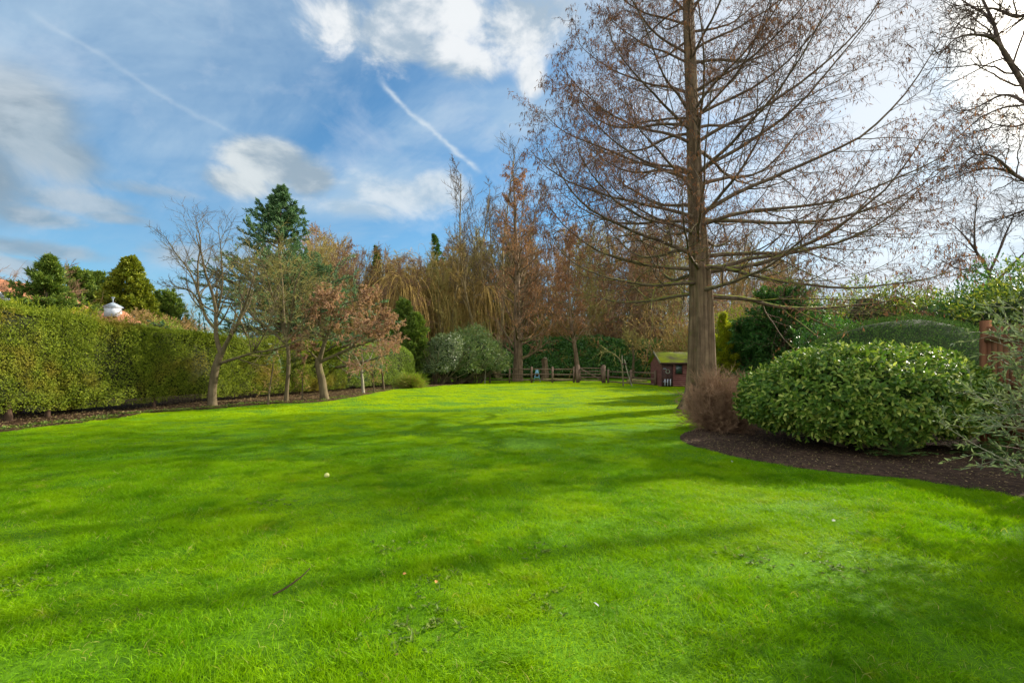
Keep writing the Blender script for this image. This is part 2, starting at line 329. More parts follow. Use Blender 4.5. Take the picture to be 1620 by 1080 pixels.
M['olive_leaf'] = leaf_mat('grey_green_leaf', [(0.080, 0.119, 0.056), (0.144, 0.187, 0.096), (0.224, 0.264, 0.152)], .25, .7, spec=.08)
M['wood_fence'] = plain_mat('weathered_rail', (.10, .062, .040), (.22, .145, .095), 5, .85, .3, (1, 1, .3))
M['wood_panel'] = plain_mat('stained_panel', (0.151, 0.056, 0.022), (0.259, 0.112, 0.048), 6, .8, .3, (1, 1, .12))
M['shed_wall'] = plain_mat('red_brown_boards', (0.133, 0.043, 0.038), (0.235, 0.092, 0.076), 7, .75, .2, (.25, 1, 1))
M['shed_trim'] = plain_mat('dark_trim', (.05, .025, .022), (.09, .045, .038), 6, .8)
M['moss_roof'] = plain_mat('mossy_felt', (.15, .13, .05), (.30, .34, .012), 1.6, .95, .6)
M['roof_edge'] = plain_mat('felt_edge', (.20, .17, .10), (.32, .28, .18), 5, .9)
M['glass'] = plain_mat('dim_glass', (.03, .05, .05), (.06, .09, .08), 2, .08, spec=.6)
M['tile'] = plain_mat('orange_tiles', (.34, .13, .06), (.50, .22, .11), 4, .85, .3)
M['brick'] = plain_mat('orange_brick', (.42, .17, .06), (.55, .25, .10), 4, .85, .2)
M['white'] = plain_mat('white_paint', (0.434, 0.462, 0.504), (0.518, 0.546, 0.590), 2, .6)
M['lead'] = plain_mat('lead_roof', (.26, .31, .36), (.36, .42, .48), 2, .5)
M['blue'] = plain_mat('pale_blue_paint', (.16, .36, .46), (.24, .46, .56), 3, .5)
M['stick'] = bark_mat('stick_bark', (0.042, 0.025, 0.014), (0.091, 0.056, 0.035), 20, 0)
M['ball'] = plain_mat('faded_felt', (.50, .52, .14), (.62, .62, .24), 30, .95, .4)
M['feather'] = plain_mat('pale_feather', (0.330, 0.330, 0.312), (0.450, 0.450, 0.432), 20, .8)
M['dead_leaf'] = plain_mat('fallen_leaf', (.30, .13, .03), (.42, .22, .06), 12, .8)
M['pale_leaf'] = plain_mat('bleached_leaf', (0.240, 0.264, 0.187), (0.348, 0.360, 0.275), 12, .8)
M['strand'] = leaf_mat('litter_bits', [(.05, .03, .02), (.16, .10, .05), (.34, .24, .13), (.20, .20, .05)], .1, .9, spec=.1)

# ------------------------------------------------------------------ ground
def hgt(x, y):
    p = np.stack([x, y, np.zeros_like(x)], -1)
    return .028 * sn(p, 1.3, 5) + .016 * sn(p, 3.4, 6) + .05 * sn(p, .35, 7)
def grid(x0, x1, nx, y0, y1, ny, zf):
    X, Y = np.meshgrid(np.linspace(x0, x1, nx), np.linspace(y0, y1, ny), indexing='xy'); Z = zf(X, Y)
    i = (np.arange(ny - 1)[:, None] * nx + np.arange(nx - 1)[None, :]).ravel()
    return Geo().add(np.stack([X, Y, Z], -1), f4=np.stack([i, i + 1, i + nx + 1, i + nx], 1))
def ground_mat():
    m, t = new_mat('wood_floor'); P = t.node('ShaderNodeNewGeometry').outputs['Position']
    n = t.noise(P, .35, 5, .6); n2 = t.noise(P, 6, 6, .7)
    c = t.mix(t.smooth(n2, .35, .65), (.06, .045, .02, 1), (.14, .095, .045, 1)); c = t.mix(t.smooth(n, .42, .56), c, (.10, .19, .015, 1))
    b = t.node('ShaderNodeBump', {'Strength': .7, 'Distance': .1, 'Height': n2}).outputs[0]
    t.node('ShaderNodeOutputMaterial', {0: t.node('ShaderNodeBsdfPrincipled', {'Base Color': c, 'Roughness': .95, 'Specular IOR Level': .1, 'Normal': b}).outputs[0]}); return m
tag(obj('ground', grid(-700, 700, 60, -300, 1400, 60, lambda x, y: -.16 + 0 * x), ground_mat()), kind='structure')
def lawn_mat():
    m, t = new_mat('turf'); P = t.node('ShaderNodeNewGeometry').outputs['Position']
    n = t.noise(P, 14, 6, .7); n2 = t.noise(P, .6, 4, .6)
    c = t.mix(t.smooth(n, .3, .7), (.04, .11, .003, 1), (.10, .22, .004, 1)); c = t.mix(t.smooth(n2, .4, .65, 0, .5), c, (.11, .26, .005, 1))
    b = t.node('ShaderNodeBump', {'Strength': .6, 'Distance': .04, 'Height': n}).outputs[0]
    t.node('ShaderNodeOutputMaterial', {0: t.node('ShaderNodeBsdfPrincipled', {'Base Color': c, 'Roughness': .9, 'Specular IOR Level': .1, 'Normal': b}).outputs[0]}); return m
tag(obj('lawn', grid(-24, 24, 240, -8, 50, 290, hgt), lawn_mat(), smooth=True), kind='structure')

def poly_px(pts, K=80): return catmull([G(*p)[:3] for p in pts], K)[:, :2]
# right-hand bed outline (world xy) and left-hand bed under the hedge
edge_r = poly_px([(1150, 676), (1100, 680), (1076, 689), (1090, 703), (1150, 719), (1230, 733), (1320, 743), (1420, 752), (1520, 766), (1620, 786), (1760, 830)], 90)
bed_r = np.vstack([edge_r, [[7.0, 2.0], [13, 1.0], [16, 16], [9.5, 15.5], [6.2, 12.2]]])
edge_l = poly_px([(-500, 770), (-200, 716), (0, 684), (90, 671), (180, 660), (260, 651), (340, 646), (430, 639), (515, 635), (570, 627), (620, 617), (665, 613), (720, 608), (748, 604.5)], 110)
bed_l = np.vstack([edge_l, [[-3.5, 39.5], [-24, 39.5], [-24, 3]]])
def inside(px, py, poly):
    c = np.zeros(px.shape, bool); n = len(poly)
    for i in range(n):
        x1, y1 = poly[i]; x2, y2 = poly[i - 1]
        if y1 == y2: continue
        k = ((y1 > py) != (y2 > py)) & (px < (x2 - x1) * (py - y1) / (y2 - y1) + x1); c ^= k
    return c
def bed(name, poly, mat, x0, x1, y0, y1, step, lift):
    """a soil sheet: fine grid clipped to the outline, its rim snapped on to it"""
    nx, ny = int((x1 - x0) / step) + 1, int((y1 - y0) / step) + 1
    X, Y = np.meshgrid(np.linspace(x0, x1, nx), np.linspace(y0, y1, ny)); ins = inside(X, Y, poly)
    i = (np.arange(ny - 1)[:, None] * nx + np.arange(nx - 1)[None, :]).ravel(); q = np.stack([i, i + 1, i + nx + 1, i + nx], 1)
    k = ins.ravel()[q].any(1); q = q[k]; used = np.unique(q); out = used[~ins.ravel()[used]]
    P = np.stack([X.ravel(), Y.ravel()], 1)
    A = poly; B = np.roll(poly, -1, 0); Pq = P[out]                      # snap outside corners to nearest outline point
    d = B - A; best = np.full(len(Pq), 1e9); bp = Pq.copy()
    for a, dd in zip(A, d):
        tt = np.clip(((Pq - a) @ dd) / max(dd @ dd, 1e-9), 0, 1); c = a + tt[:, None] * dd; ds = ((c - Pq) ** 2).sum(1)
        b = ds < best; best[b] = ds[b]; bp[b] = c[b]
    P[out] = bp; V = np.column_stack([P, hgt(P[:, 0], P[:, 1]) + lift + .012 * sn(np.column_stack([P, P[:, 0] * 0]), 9, 3)])
    V[out, 2] = hgt(P[out, 0], P[out, 1]) + .006
    remap = -np.ones(len(V), int); remap[used] = np.arange(len(used))
    return tag(obj(name, Geo().add(V[used], f4=remap[q]), mat, smooth=True), kind='structure')
bed('soil_bed', bed_r, M['soil'], 2, 16.2, .8, 16.2, .12, .035)
bed('hedge_border', bed_l, M['litter_ground'], -24.2, -3.2, 2.8, 39.8, .16, .03)

# ------------------------------------------------------------------ grass: counted by nobody, one object of scattered tufts
rng = np.random.default_rng(11)
def patch_mesh(i, nb, rad, h0, h1, w0, w1):
    r = np.random.default_rng(100 + i)
    rr = rad * np.abs(r.normal(0, .55, nb)).clip(0, 1.2); th = r.uniform(0, 6.283, nb)
    P = np.stack([rr * np.cos(th), rr * np.sin(th), np.full(nb, -.012)], 1)
    clump = norm(np.stack([sn(P, 9, i), sn(P, 9, i + 50), np.full(nb, 1.5)], 1))
    d = norm(clump + r.normal(0, .42, (nb, 3)) * [1, 1, .25]); d[:, 2] = np.abs(d[:, 2])
    h = r.uniform(h0, h1, nb) * (1 + .35 * sn(P, 7, i + 9)); w_ = r.uniform(w0, w1, nb)
    x = norm(np.cross(d, r.normal(size=(nb, 3)))); bend = norm(d * [1, 1, 0] + r.normal(0, .3, (nb, 3)) * [1, 1, 0])
    mid = P + d * (h * .55)[:, None]; tip = P + (d * h[:, None]) + bend * (h * .32)[:, None] - np.array([0, 0, 1]) * (h * .08)[:, None]
    V = np.stack([P - x * w_[:, None] / 2, P + x * w_[:, None] / 2, mid + x * w_[:, None] * .38, mid - x * w_[:, None] * .38, tip], 1)
    k = np.arange(nb)[:, None] * 5
    g = Geo().add(V); g.f4.append(k + [[0, 1, 2, 3]]); g.f3.append(k + [[3, 2, 4]]); return g.mesh('tuft', M['grass'])
tufts = bpy.data.collections.new('tufts')
NV = 5
for i in range(NV): o = bpy.data.objects.new('tuft_a%d' % i, patch_mesh(i, 520, .30, .026, .062, .0022, .0042)); tufts.objects.link(o)
for i in range(NV): o = bpy.data.objects.new('tuft_b%d' % i, patch_mesh(20 + i, 420, .60, .030, .058, .006, .011)); tufts.objects.link(o)
def scatter(n, y0, y1, spread):
    y = np.sqrt(rng.uniform(y0 ** 2, y1 ** 2, n)); x = rng.uniform(-1, 1, n) * (y * 1.10 + spread)
    jx, jy = x + rng.normal(0, .045, n), y + rng.normal(0, .045, n); k = ~inside(jx, jy, bed_r) & ~inside(jx, jy, bed_l) & (np.abs(x) < 20); return x[k], y[k]
xa, ya = scatter(2300, .9, 7.5, 1.0); xm, ym = scatter(2600, 7.2, 15, 1.2); xb, yb = scatter(5200, 14, 41, 2)
X_ = np.concatenate([xa, xm, xb]); Y_ = np.concatenate([ya, ym, yb]); nA = len(xa) + len(xm)
idx = np.where(np.arange(len(X_)) < nA, rng.integers(0, NV, len(X_)), NV + rng.integers(0, NV, len(X_)))
Pt = np.stack([X_, Y_, hgt(X_, Y_)], 1)
gm = bpy.data.meshes.new('grass'); gm.vertices.add(len(Pt)); gm.vertices.foreach_set('co', Pt.astype(np.float32).ravel())
sc_ = (1.0 + .45 * sn(np.stack([X_, Y_, X_ * 0], 1), 2.2, 31) + .2 * sn(np.stack([X_, Y_, X_ * 0], 1), 6, 32)).clip(.5, 1.7)
for nm, typ, val in (('rot', 'FLOAT', rng.uniform(0, 6.283, len(Pt))), ('scl', 'FLOAT', sc_), ('idx', 'INT', idx)):
    a = gm.attributes.new(nm, typ, 'POINT'); a.data.foreach_set('value', val.astype(np.int32 if typ == 'INT' else np.float32))
gm.materials.append(M['grass'])
grass = bpy.data.objects.new('grass', gm); COL.objects.link(grass); tag(grass, 'bright green mown lawn grass with uneven tufts', 'grass', kind='stuff')
ng = bpy.data.node_groups.new('scatter_tufts', 'GeometryNodeTree')
ng.interface.new_socket('Geometry', in_out='INPUT', socket_type='NodeSocketGeometry'); ng.interface.new_socket('Geometry', in_out='OUTPUT', socket_type='NodeSocketGeometry')
gi = ng.nodes.new('NodeGroupInput'); go = ng.nodes.new('NodeGroupOutput'); ip = ng.nodes.new('GeometryNodeInstanceOnPoints')
ci = ng.nodes.new('GeometryNodeCollectionInfo'); ci.inputs['Collection'].default_value = tufts; ci.inputs['Separate Children'].default_value = True; ci.inputs['Reset Children'].default_value = True
def named(n, dt):
    a = ng.nodes.new('GeometryNodeInputNamedAttribute'); a.data_type = dt; a.inputs['Name'].default_value = n
    return next(o for o in a.outputs if o.enabled and o.name == 'Attribute')
cx = ng.nodes.new('ShaderNodeCombineXYZ'); ng.links.new(named('rot', 'FLOAT'), cx.inputs[2])
cs = ng.nodes.new('ShaderNodeCombineXYZ'); cs.inputs[0].default_value = 1.1; cs.inputs[1].default_value = 1.1; ng.links.new(named('scl', 'FLOAT'), cs.inputs[2])
ng.links.new(gi.outputs[0], ip.inputs['Points']); ng.links.new(ci.outputs[0], ip.inputs['Instance']); ip.inputs['Pick Instance'].default_value = True
ng.links.new(named('idx', 'INT'), ip.inputs['Instance Index']); ng.links.new(cx.outputs[0], ip.inputs['Rotation']); ng.links.new(cs.outputs[0], ip.inputs['Scale'])
ng.links.new(ip.outputs[0], go.inputs[0])
md = grass.modifiers.new('scatter', 'NODES'); md.node_group = ng

# ------------------------------------------------------------------ plant growing tools
def grow(r, S, D, L, K, wig, trop=0.0):
    P = [S]; d = norm(D); step = (np.asarray(L) / (K - 1))[:, None]
    for i in range(1, K):
        tz = trop(i / (K - 1)) if callable(trop) else trop
        v = r.normal(0, wig, d.shape); v[:, 2] += tz; d = norm(d + v); P.append(P[-1] + d * step)
    return np.stack(P, 1)
def plen(P): return np.linalg.norm(np.diff(P, axis=1), axis=2).sum(1)
def spawn(r, P, Rr, n, t0, t1, a0, a1, flat=0.0, keep=1.0):
    N, K, _ = P.shape; t = (t0 + (t1 - t0) * (np.arange(n)[None, :] + r.uniform(0, 1, (N, n))) / n)
    f = t * (K - 1); i = np.clip(f.astype(int), 0, K - 2); u = (f - i)[..., None]; rows = np.arange(N)[:, None]
    S = P[rows, i] * (1 - u) + P[rows, i + 1] * u; T = norm(P[rows, i + 1] - P[rows, i]); rad = Rr[rows, i] * (1 - u[..., 0]) + Rr[rows, i + 1] * u[..., 0]
    q = r.normal(size=(N, n, 3)); q[..., 2] *= (1 - flat); perp = norm(q - (q * T).sum(-1, keepdims=True) * T)
    a = R(a0) + (R(a1) - R(a0)) * r.uniform(0, 1, (N, n)); D = np.cos(a)[..., None] * T + np.sin(a)[..., None] * perp
    PL = plen(P)[:, None] * np.ones((1, n)); k = r.uniform(0, 1, (N, n)) < keep
    return S[k], D[k], t[k], rad[k], PL[k]
def taper(r0, K, end=.25, pw=1.0): return np.asarray(r0)[:, None] * (1 - (1 - end) * np.linspace(0, 1, K)[None, :] ** pw)
def branch_levels(r, P, Rr, levels):
    """levels: list of dicts n,t,a,len,K,wig,trop,S,rf,rmin ; returns [(paths, radii, sides)]"""
    out = []
    for lv in levels:
        S, D, t, rad, PL = spawn(r, P, Rr, lv['n'], *lv['t'], *lv['a'], lv.get('flat', 0), lv.get('keep', 1))
        l0, l1 = lv['len']; L = PL * (l0 + (l1 - l0) * t) * r.uniform(.65, 1.25, len(t))
        if 'abs' in lv: L = r.uniform(*lv['abs'], len(t))
        P = grow(r, S, D, L, lv['K'], lv['wig'], lv.get('trop', 0)); r0 = np.maximum(rad * lv['rf'], lv.get('rmin', .003))
        Rr = taper(r0, lv['K'], lv.get('end', .25)); out.append((P, Rr, lv.get('S', 3)))
    return out
def tips(P, n, r, t0=.3):
    """n random points along each path with tangents"""
    S, D, t, rad, _ = spawn(r, P, np.zeros(P.shape[:2]), n, t0, 1, 0, 0); return S, D
def trunk_rad(r0, r1, K, flare=.35): u = np.linspace(0, 1, K); return r0 + (r1 - r0) * u + r0 * flare * np.exp(-u * K * .9)

# ------------------------------------------------------------------ the big deciduous conifer on the lawn
def big_redwood():
    r = np.random.default_rng(3); D0 = 15.6
    base = W(1109, 0, D0); base[2] = 0
    t = thing('dawn_redwood', 'huge bare conifer with fluted trunk and rusty drooping tufts standing on the lawn', 'tree', tuple(base))
    H = 25; K = 46; z = np.linspace(-.15, H, K) ; z[:12] = np.linspace(-.15, 3.6, 12); z[12:] = np.linspace(3.9, H, K - 12)
    ax = np.interp(z, [0, 3.5, 7, 13, 25], [0, 0, -.18, -.42, -.5]); P = np.stack([ax, 0 * z, z], 1)[None]
    S = 40; th = np.arange(S) / S * 6.283
    rad = np.interp(z, [-.15, .15, .6, 1.4, 3, 3.9, 6, 9, 13, 20, 25], [.74, .58, .44, .375, .33, .31, .25, .205, .165, .08, .02])
    fl = np.interp(z, [-.15, .8, 3, 8, 25], [.40, .32, .24, .12, .02])
    lob = np.cos(th[None] * 5 + .8 + .25 * z[:, None]) * .6 + np.cos(th[None] * 8 + 2 - .2 * z[:, None]) * .4 + np.cos(th[None] * 13 + 1) * .22
    obj('trunk', Geo().tubes(P, (rad[:, None] * (1 + fl[:, None] * lob))[None], S), M['bark_redwood'], t, smooth=True)
    # main limbs: hand-read heights plus a golden-angle fill
    n = 128; h = np.sort(3.7 + (24 - 3.7) * r.uniform(0, 1, n) ** 1.35); a = (np.arange(n) * 2.39996 + r.normal(0, .25, n))
    Rm = np.interp(h, [3.6, 5, 8, 13, 20, 25], [5.6, 6.1, 5.5, 3.7, 2.0, .4]) * (1 + np.where(np.cos(a) > 0, .10, .16) * np.cos(a)) * r.uniform(.82, 1.07, n)
    Rm *= np.where(np.sin(a) < -.55, .82, 1)
    el0 = np.interp(h, [3.6, 5, 8, 14, 25], [0, 8, 20, 34, 52]) + r.normal(0, 7, n)
    D = np.stack([np.cos(a) * np.cos(R(1) * el0), np.sin(a) * np.cos(R(1) * el0), np.sin(R(1) * el0)], 1)
    S0 = np.stack([np.interp(h, z, ax), 0 * h, h], 1) + D * .18; KB = 16
    trop = lambda u: -.045 if u < .3 else (.045 + .055 * u)
    PB = grow(r, S0, D, Rm * 1.16, KB, .062, trop); r0 = np.interp(h, [3.6, 8, 14, 24], [.072, .060, .045, .018]) * (Rm / 5) ** .5
    RB = taper(r0, KB, .14, .85); g = Geo().tubes(PB, RB, 8)
    lv = branch_levels(r, PB, RB, [dict(n=13, t=(.16, .98), a=(30, 60), len=(.48, .24), K=9, wig=.10, trop=.05, S=4, rf=.42, rmin=.009, flat=.35),
                                   dict(n=8, t=(.15, 1), a=(30, 65), len=(.42, .32), K=6, wig=.13, trop=-.01, S=3, rf=.5, rmin=.0058, flat=.2),
                                   dict(n=4, t=(.2, 1), a=(30, 70), len=(.5, .4), K=4, wig=.12, trop=-.10, S=3, rf=.7, rmin=.0045)])
    g.tubes(*lv[0]); obj('branches', g, M['bark_branch'], t, smooth=True)
    g = Geo().tubes(*lv[1]).tubes(*lv[2]); obj('twigs', g, M['twig_redwood'], t)
    # hanging rusty tufts: thick on the outer twigs, sparse inside
    g = Geo(); Sp, Dp = tips(lv[2][0], 2, r, .35); S2, D2 = tips(lv[1][0], 2, r, .5); Sp = np.vstack([Sp, S2]); Dp = np.vstack([Dp, D2])
    rad_ = np.linalg.norm(Sp[:, :2], axis=1) / np.interp(Sp[:, 2], [3, 8, 14, 25], [5.6, 6.2, 5.4, 1.5])
    k = r.uniform(size=len(Sp)) < np.clip((rad_ - .22) * 1.5, .06, 1) * (.60 + .4 * (sn(Sp, 1.1, 9) > -.1)) * np.where(Sp[:, 0] < 0, .85, .55); Sp, Dp = Sp[k], Dp[k]
    for j in range(2):
        d = norm(np.array([0, 0, -1.]) + r.normal(0, .38, Sp.shape) + Dp * .25)
        g.leaves(Sp + r.normal(0, .015, Sp.shape), d, r.normal(size=Sp.shape), r.uniform(.07, .16, len(Sp)), r.uniform(.014, .028, len(Sp)))
    # whiskery shoots on the trunk
    hz = r.uniform(3.2, 10, 900); aa = r.uniform(0, 6.283, 900); rr = np.interp(hz, z, rad)
    S_ = np.stack([np.interp(hz, z, ax) + rr * np.cos(aa), rr * np.sin(aa), hz], 1); d = norm(np.stack([np.cos(aa), np.sin(aa), r.uniform(-.6, .4, 900)], 1))
    g.leaves(S_, d, r.normal(size=S_.shape), r.uniform(.08, .25, 900), .012)
    obj('foliage', g, M['rust_dark'], t)
big_redwood()

# ------------------------------------------------------------------ generic plant builders (origin at the base)
def limb_tree(name, label, cat, loc, limbs, levels, barkm, twigm, leafm=None, leaf=None, seed=1, S=9, group=None, rz=0, leafname='foliage'):
    """limbs: list of (points (n,3) local, r0, r1, tmin) - first is the trunk"""
    r = np.random.default_rng(seed); t = thing(name, label, cat, tuple(loc), rz, group); K = 18
    gt = Geo(); pp = []; rr = []
    for i, (pts, r0, r1) in enumerate(limbs):
        P = catmull(pts, K)[None]; u = np.linspace(0, 1, K); P[0, 1:] += np.stack([sn(P[0, 1:], 4, seed + i), sn(P[0, 1:], 4, seed + i + 7), 0 * u[1:]], 1) * r0 * .35
        Rr = (trunk_rad(r0, r1, K) if i == 0 else r0 + (r1 - r0) * u)[None]; gt.tubes(P, Rr, S)
        if i > 0 or len(limbs) == 1: pp.append(P[0]); rr.append(Rr[0])
    P, Rr = np.stack(pp), np.stack(rr); lv = branch_levels(r, P, Rr, levels); gt.tubes(*lv[0])
    obj('trunk', gt, barkm, t, smooth=True); g = Geo()
    for l in lv[1:]: g.tubes(*l)
    if len(lv) > 1: obj('twigs', g, twigm, t)
    if leafm:
        Sp, Dp = tips(lv[-1][0], leaf['n'], r, .2)
        if len(lv) > 2: a, b = tips(lv[-2][0], leaf['n'], r, .4); Sp = np.vstack([Sp, a]); Dp = np.vstack([Dp, b])
        d = norm(Dp + r.normal(0, .7, Sp.shape) + np.array([0, 0, leaf.get('droop', 0)]))
        obj(leafname, Geo().leaves(Sp, d, r.normal(size=Sp.shape), r.uniform(.6, 1.2, len(Sp)) * leaf['L'], leaf['W']), leafm, t)
    return t
def loc_limbs(base, lst):
    """limb polylines read off the photo at given distances -> local coordinates"""
    return [([W(*p) - base for p in pts], r0, r1) for pts, r0, r1 in lst]

def straight_tree(seed, H, r0, crown0=.35, spread=.33, up=50, dens=1.0, lean=.02, barkm=None, twigm=None, name='bare_tree', label='', cat='tree', twig=.010, nl=16, multi=1, leafm=None, leaf=None, loc=(0, 0, 0), group=None, rz=0, trop=.05):
    """an upright bare woodland tree, grown entirely from rules"""
    r = np.random.default_rng(seed); t = thing(name, label, cat, tuple(loc), rz, group); K = 16
    S = r.normal(0, .12, (multi, 3)) * [1, 1, 0]; D = norm(np.array([0, 0, 1.]) + r.normal(0, .04 if multi == 1 else (.16 if multi < 5 else .26), (multi, 3)) * [1, 1, 0])
    P = grow(r, S + [0, 0, -.15], D, H * r.uniform(.85, 1.0, multi), K, .03 + lean, .03); Rr = np.stack([trunk_rad(r0 / multi ** .4, r0 * .08, K, .25)] * multi)
    lv = branch_levels(r, P, Rr, [dict(n=nl, t=(crown0, .99), a=(up - 15, up + 15), len=(spread * 1.35, spread * .35), K=9, wig=.10, trop=trop, S=5, rf=.42, rmin=.02),
                                  dict(n=int(8 * dens), t=(.2, 1), a=(25, 55), len=(.5, .35), K=6, wig=.13, trop=trop, S=3, rf=.5, rmin=twig * 1.3),
                                  dict(n=int(6 * dens), t=(.1, 1), a=(20, 55), len=(.55, .4), K=5, wig=.14, trop=trop * .6, S=3, rf=.6, rmin=twig)])
    obj('trunk', Geo().tubes(P, Rr, 8).tubes(*lv[0]), barkm, t, smooth=True); obj('twigs', Geo().tubes(*lv[1]).tubes(*lv[2]), twigm, t)
    if leafm:
        Sp, Dp = tips(lv[-1][0], leaf['n'], r, .2); d = norm(Dp * .4 + r.normal(0, .5, Sp.shape) + np.array([0, 0, leaf.get('droop', 0)]))
        obj('foliage', Geo().leaves(Sp, d, r.normal(size=Sp.shape), r.uniform(.6, 1.2, len(Sp)) * leaf['L'], leaf['W']), leafm, t)
    return t

def conifer(seed, H, R0, leafm, name, label, loc, base=.06, pw=.8, droop=-.02, el=10, nb=110, L=.16, Wd=.05, per=26, lumps=.25, barkm=None, group=None, round_=0.0, up=.0, cat='tree', upturn=.03, eu=45):
    r = np.random.default_rng(seed); t = thing(name, label, cat, tuple(loc), 0, group); K = 12
    z = np.linspace(-.1, H, K); P = np.stack([.02 * H * np.sin(z * .5 + seed), 0 * z, z], 1)[None]
    obj('trunk', Geo().tubes(P, trunk_rad(.018 * H + .05, .01, K)[None], 8), barkm or M['bark_dark'], t, smooth=True)
    u = np.sort(r.uniform(base, .985, nb)); prof = (1 - u) ** pw * (1 - round_) + round_ * np.sqrt(np.clip(1 - (np.abs(u - .42) / .60) ** 2.2, 0, 1)); a = np.arange(nb) * 2.4 + r.normal(0, .3, nb)
    Lb = R0 * prof * (1 + lumps * r.normal(0, 1, nb)).clip(.4, 1.5) + .015 * R0; e = R(1) * (el + eu * u ** 2 + r.normal(0, 8, nb))
    D = np.stack([np.cos(a) * np.cos(e), np.sin(a) * np.cos(e), np.sin(e)], 1); S0 = np.stack([np.interp(u * H, z, P[0, :, 0]), 0 * u, u * H], 1)
    PB = grow(r, S0, D, Lb, 8, .07, lambda q: droop + upturn * q); RB = taper(Lb * .018 + .01, 8)
    S, Dd, tt, rad, PL = spawn(r, PB, RB, 7, .2, 1, 35, 70, flat=.5); P2 = grow(r, S, Dd, PL * (.42 - .25 * tt), 5, .12, .02); g = Geo().tubes(PB, RB, 4).tubes(P2, taper(rad * .4 + .004, 5), 3)
    obj('branches', g, barkm or M['bark_dark'], t)
    S1, D1 = tips(PB, per // 2, r, .35); S2, D2 = tips(P2, max(2, per // 5), r, .15); Sp = np.vstack([S1, S2]); Dp = np.vstack([D1, D2]); g = Geo()
    out = norm(Sp * [1, 1, 0] + 1e-6)
    for j in range(3):
        d = norm(Dp + r.normal(0, .55, Sp.shape) + out * .3 + np.array([0, 0, up])); g.leaves(Sp + r.normal(0, L * .25, Sp.shape), d, r.normal(size=Sp.shape) + [0, 0, .6], r.uniform(.6, 1.3, len(Sp)) * L, Wd)
    obj('foliage', g, leafm, t); return t

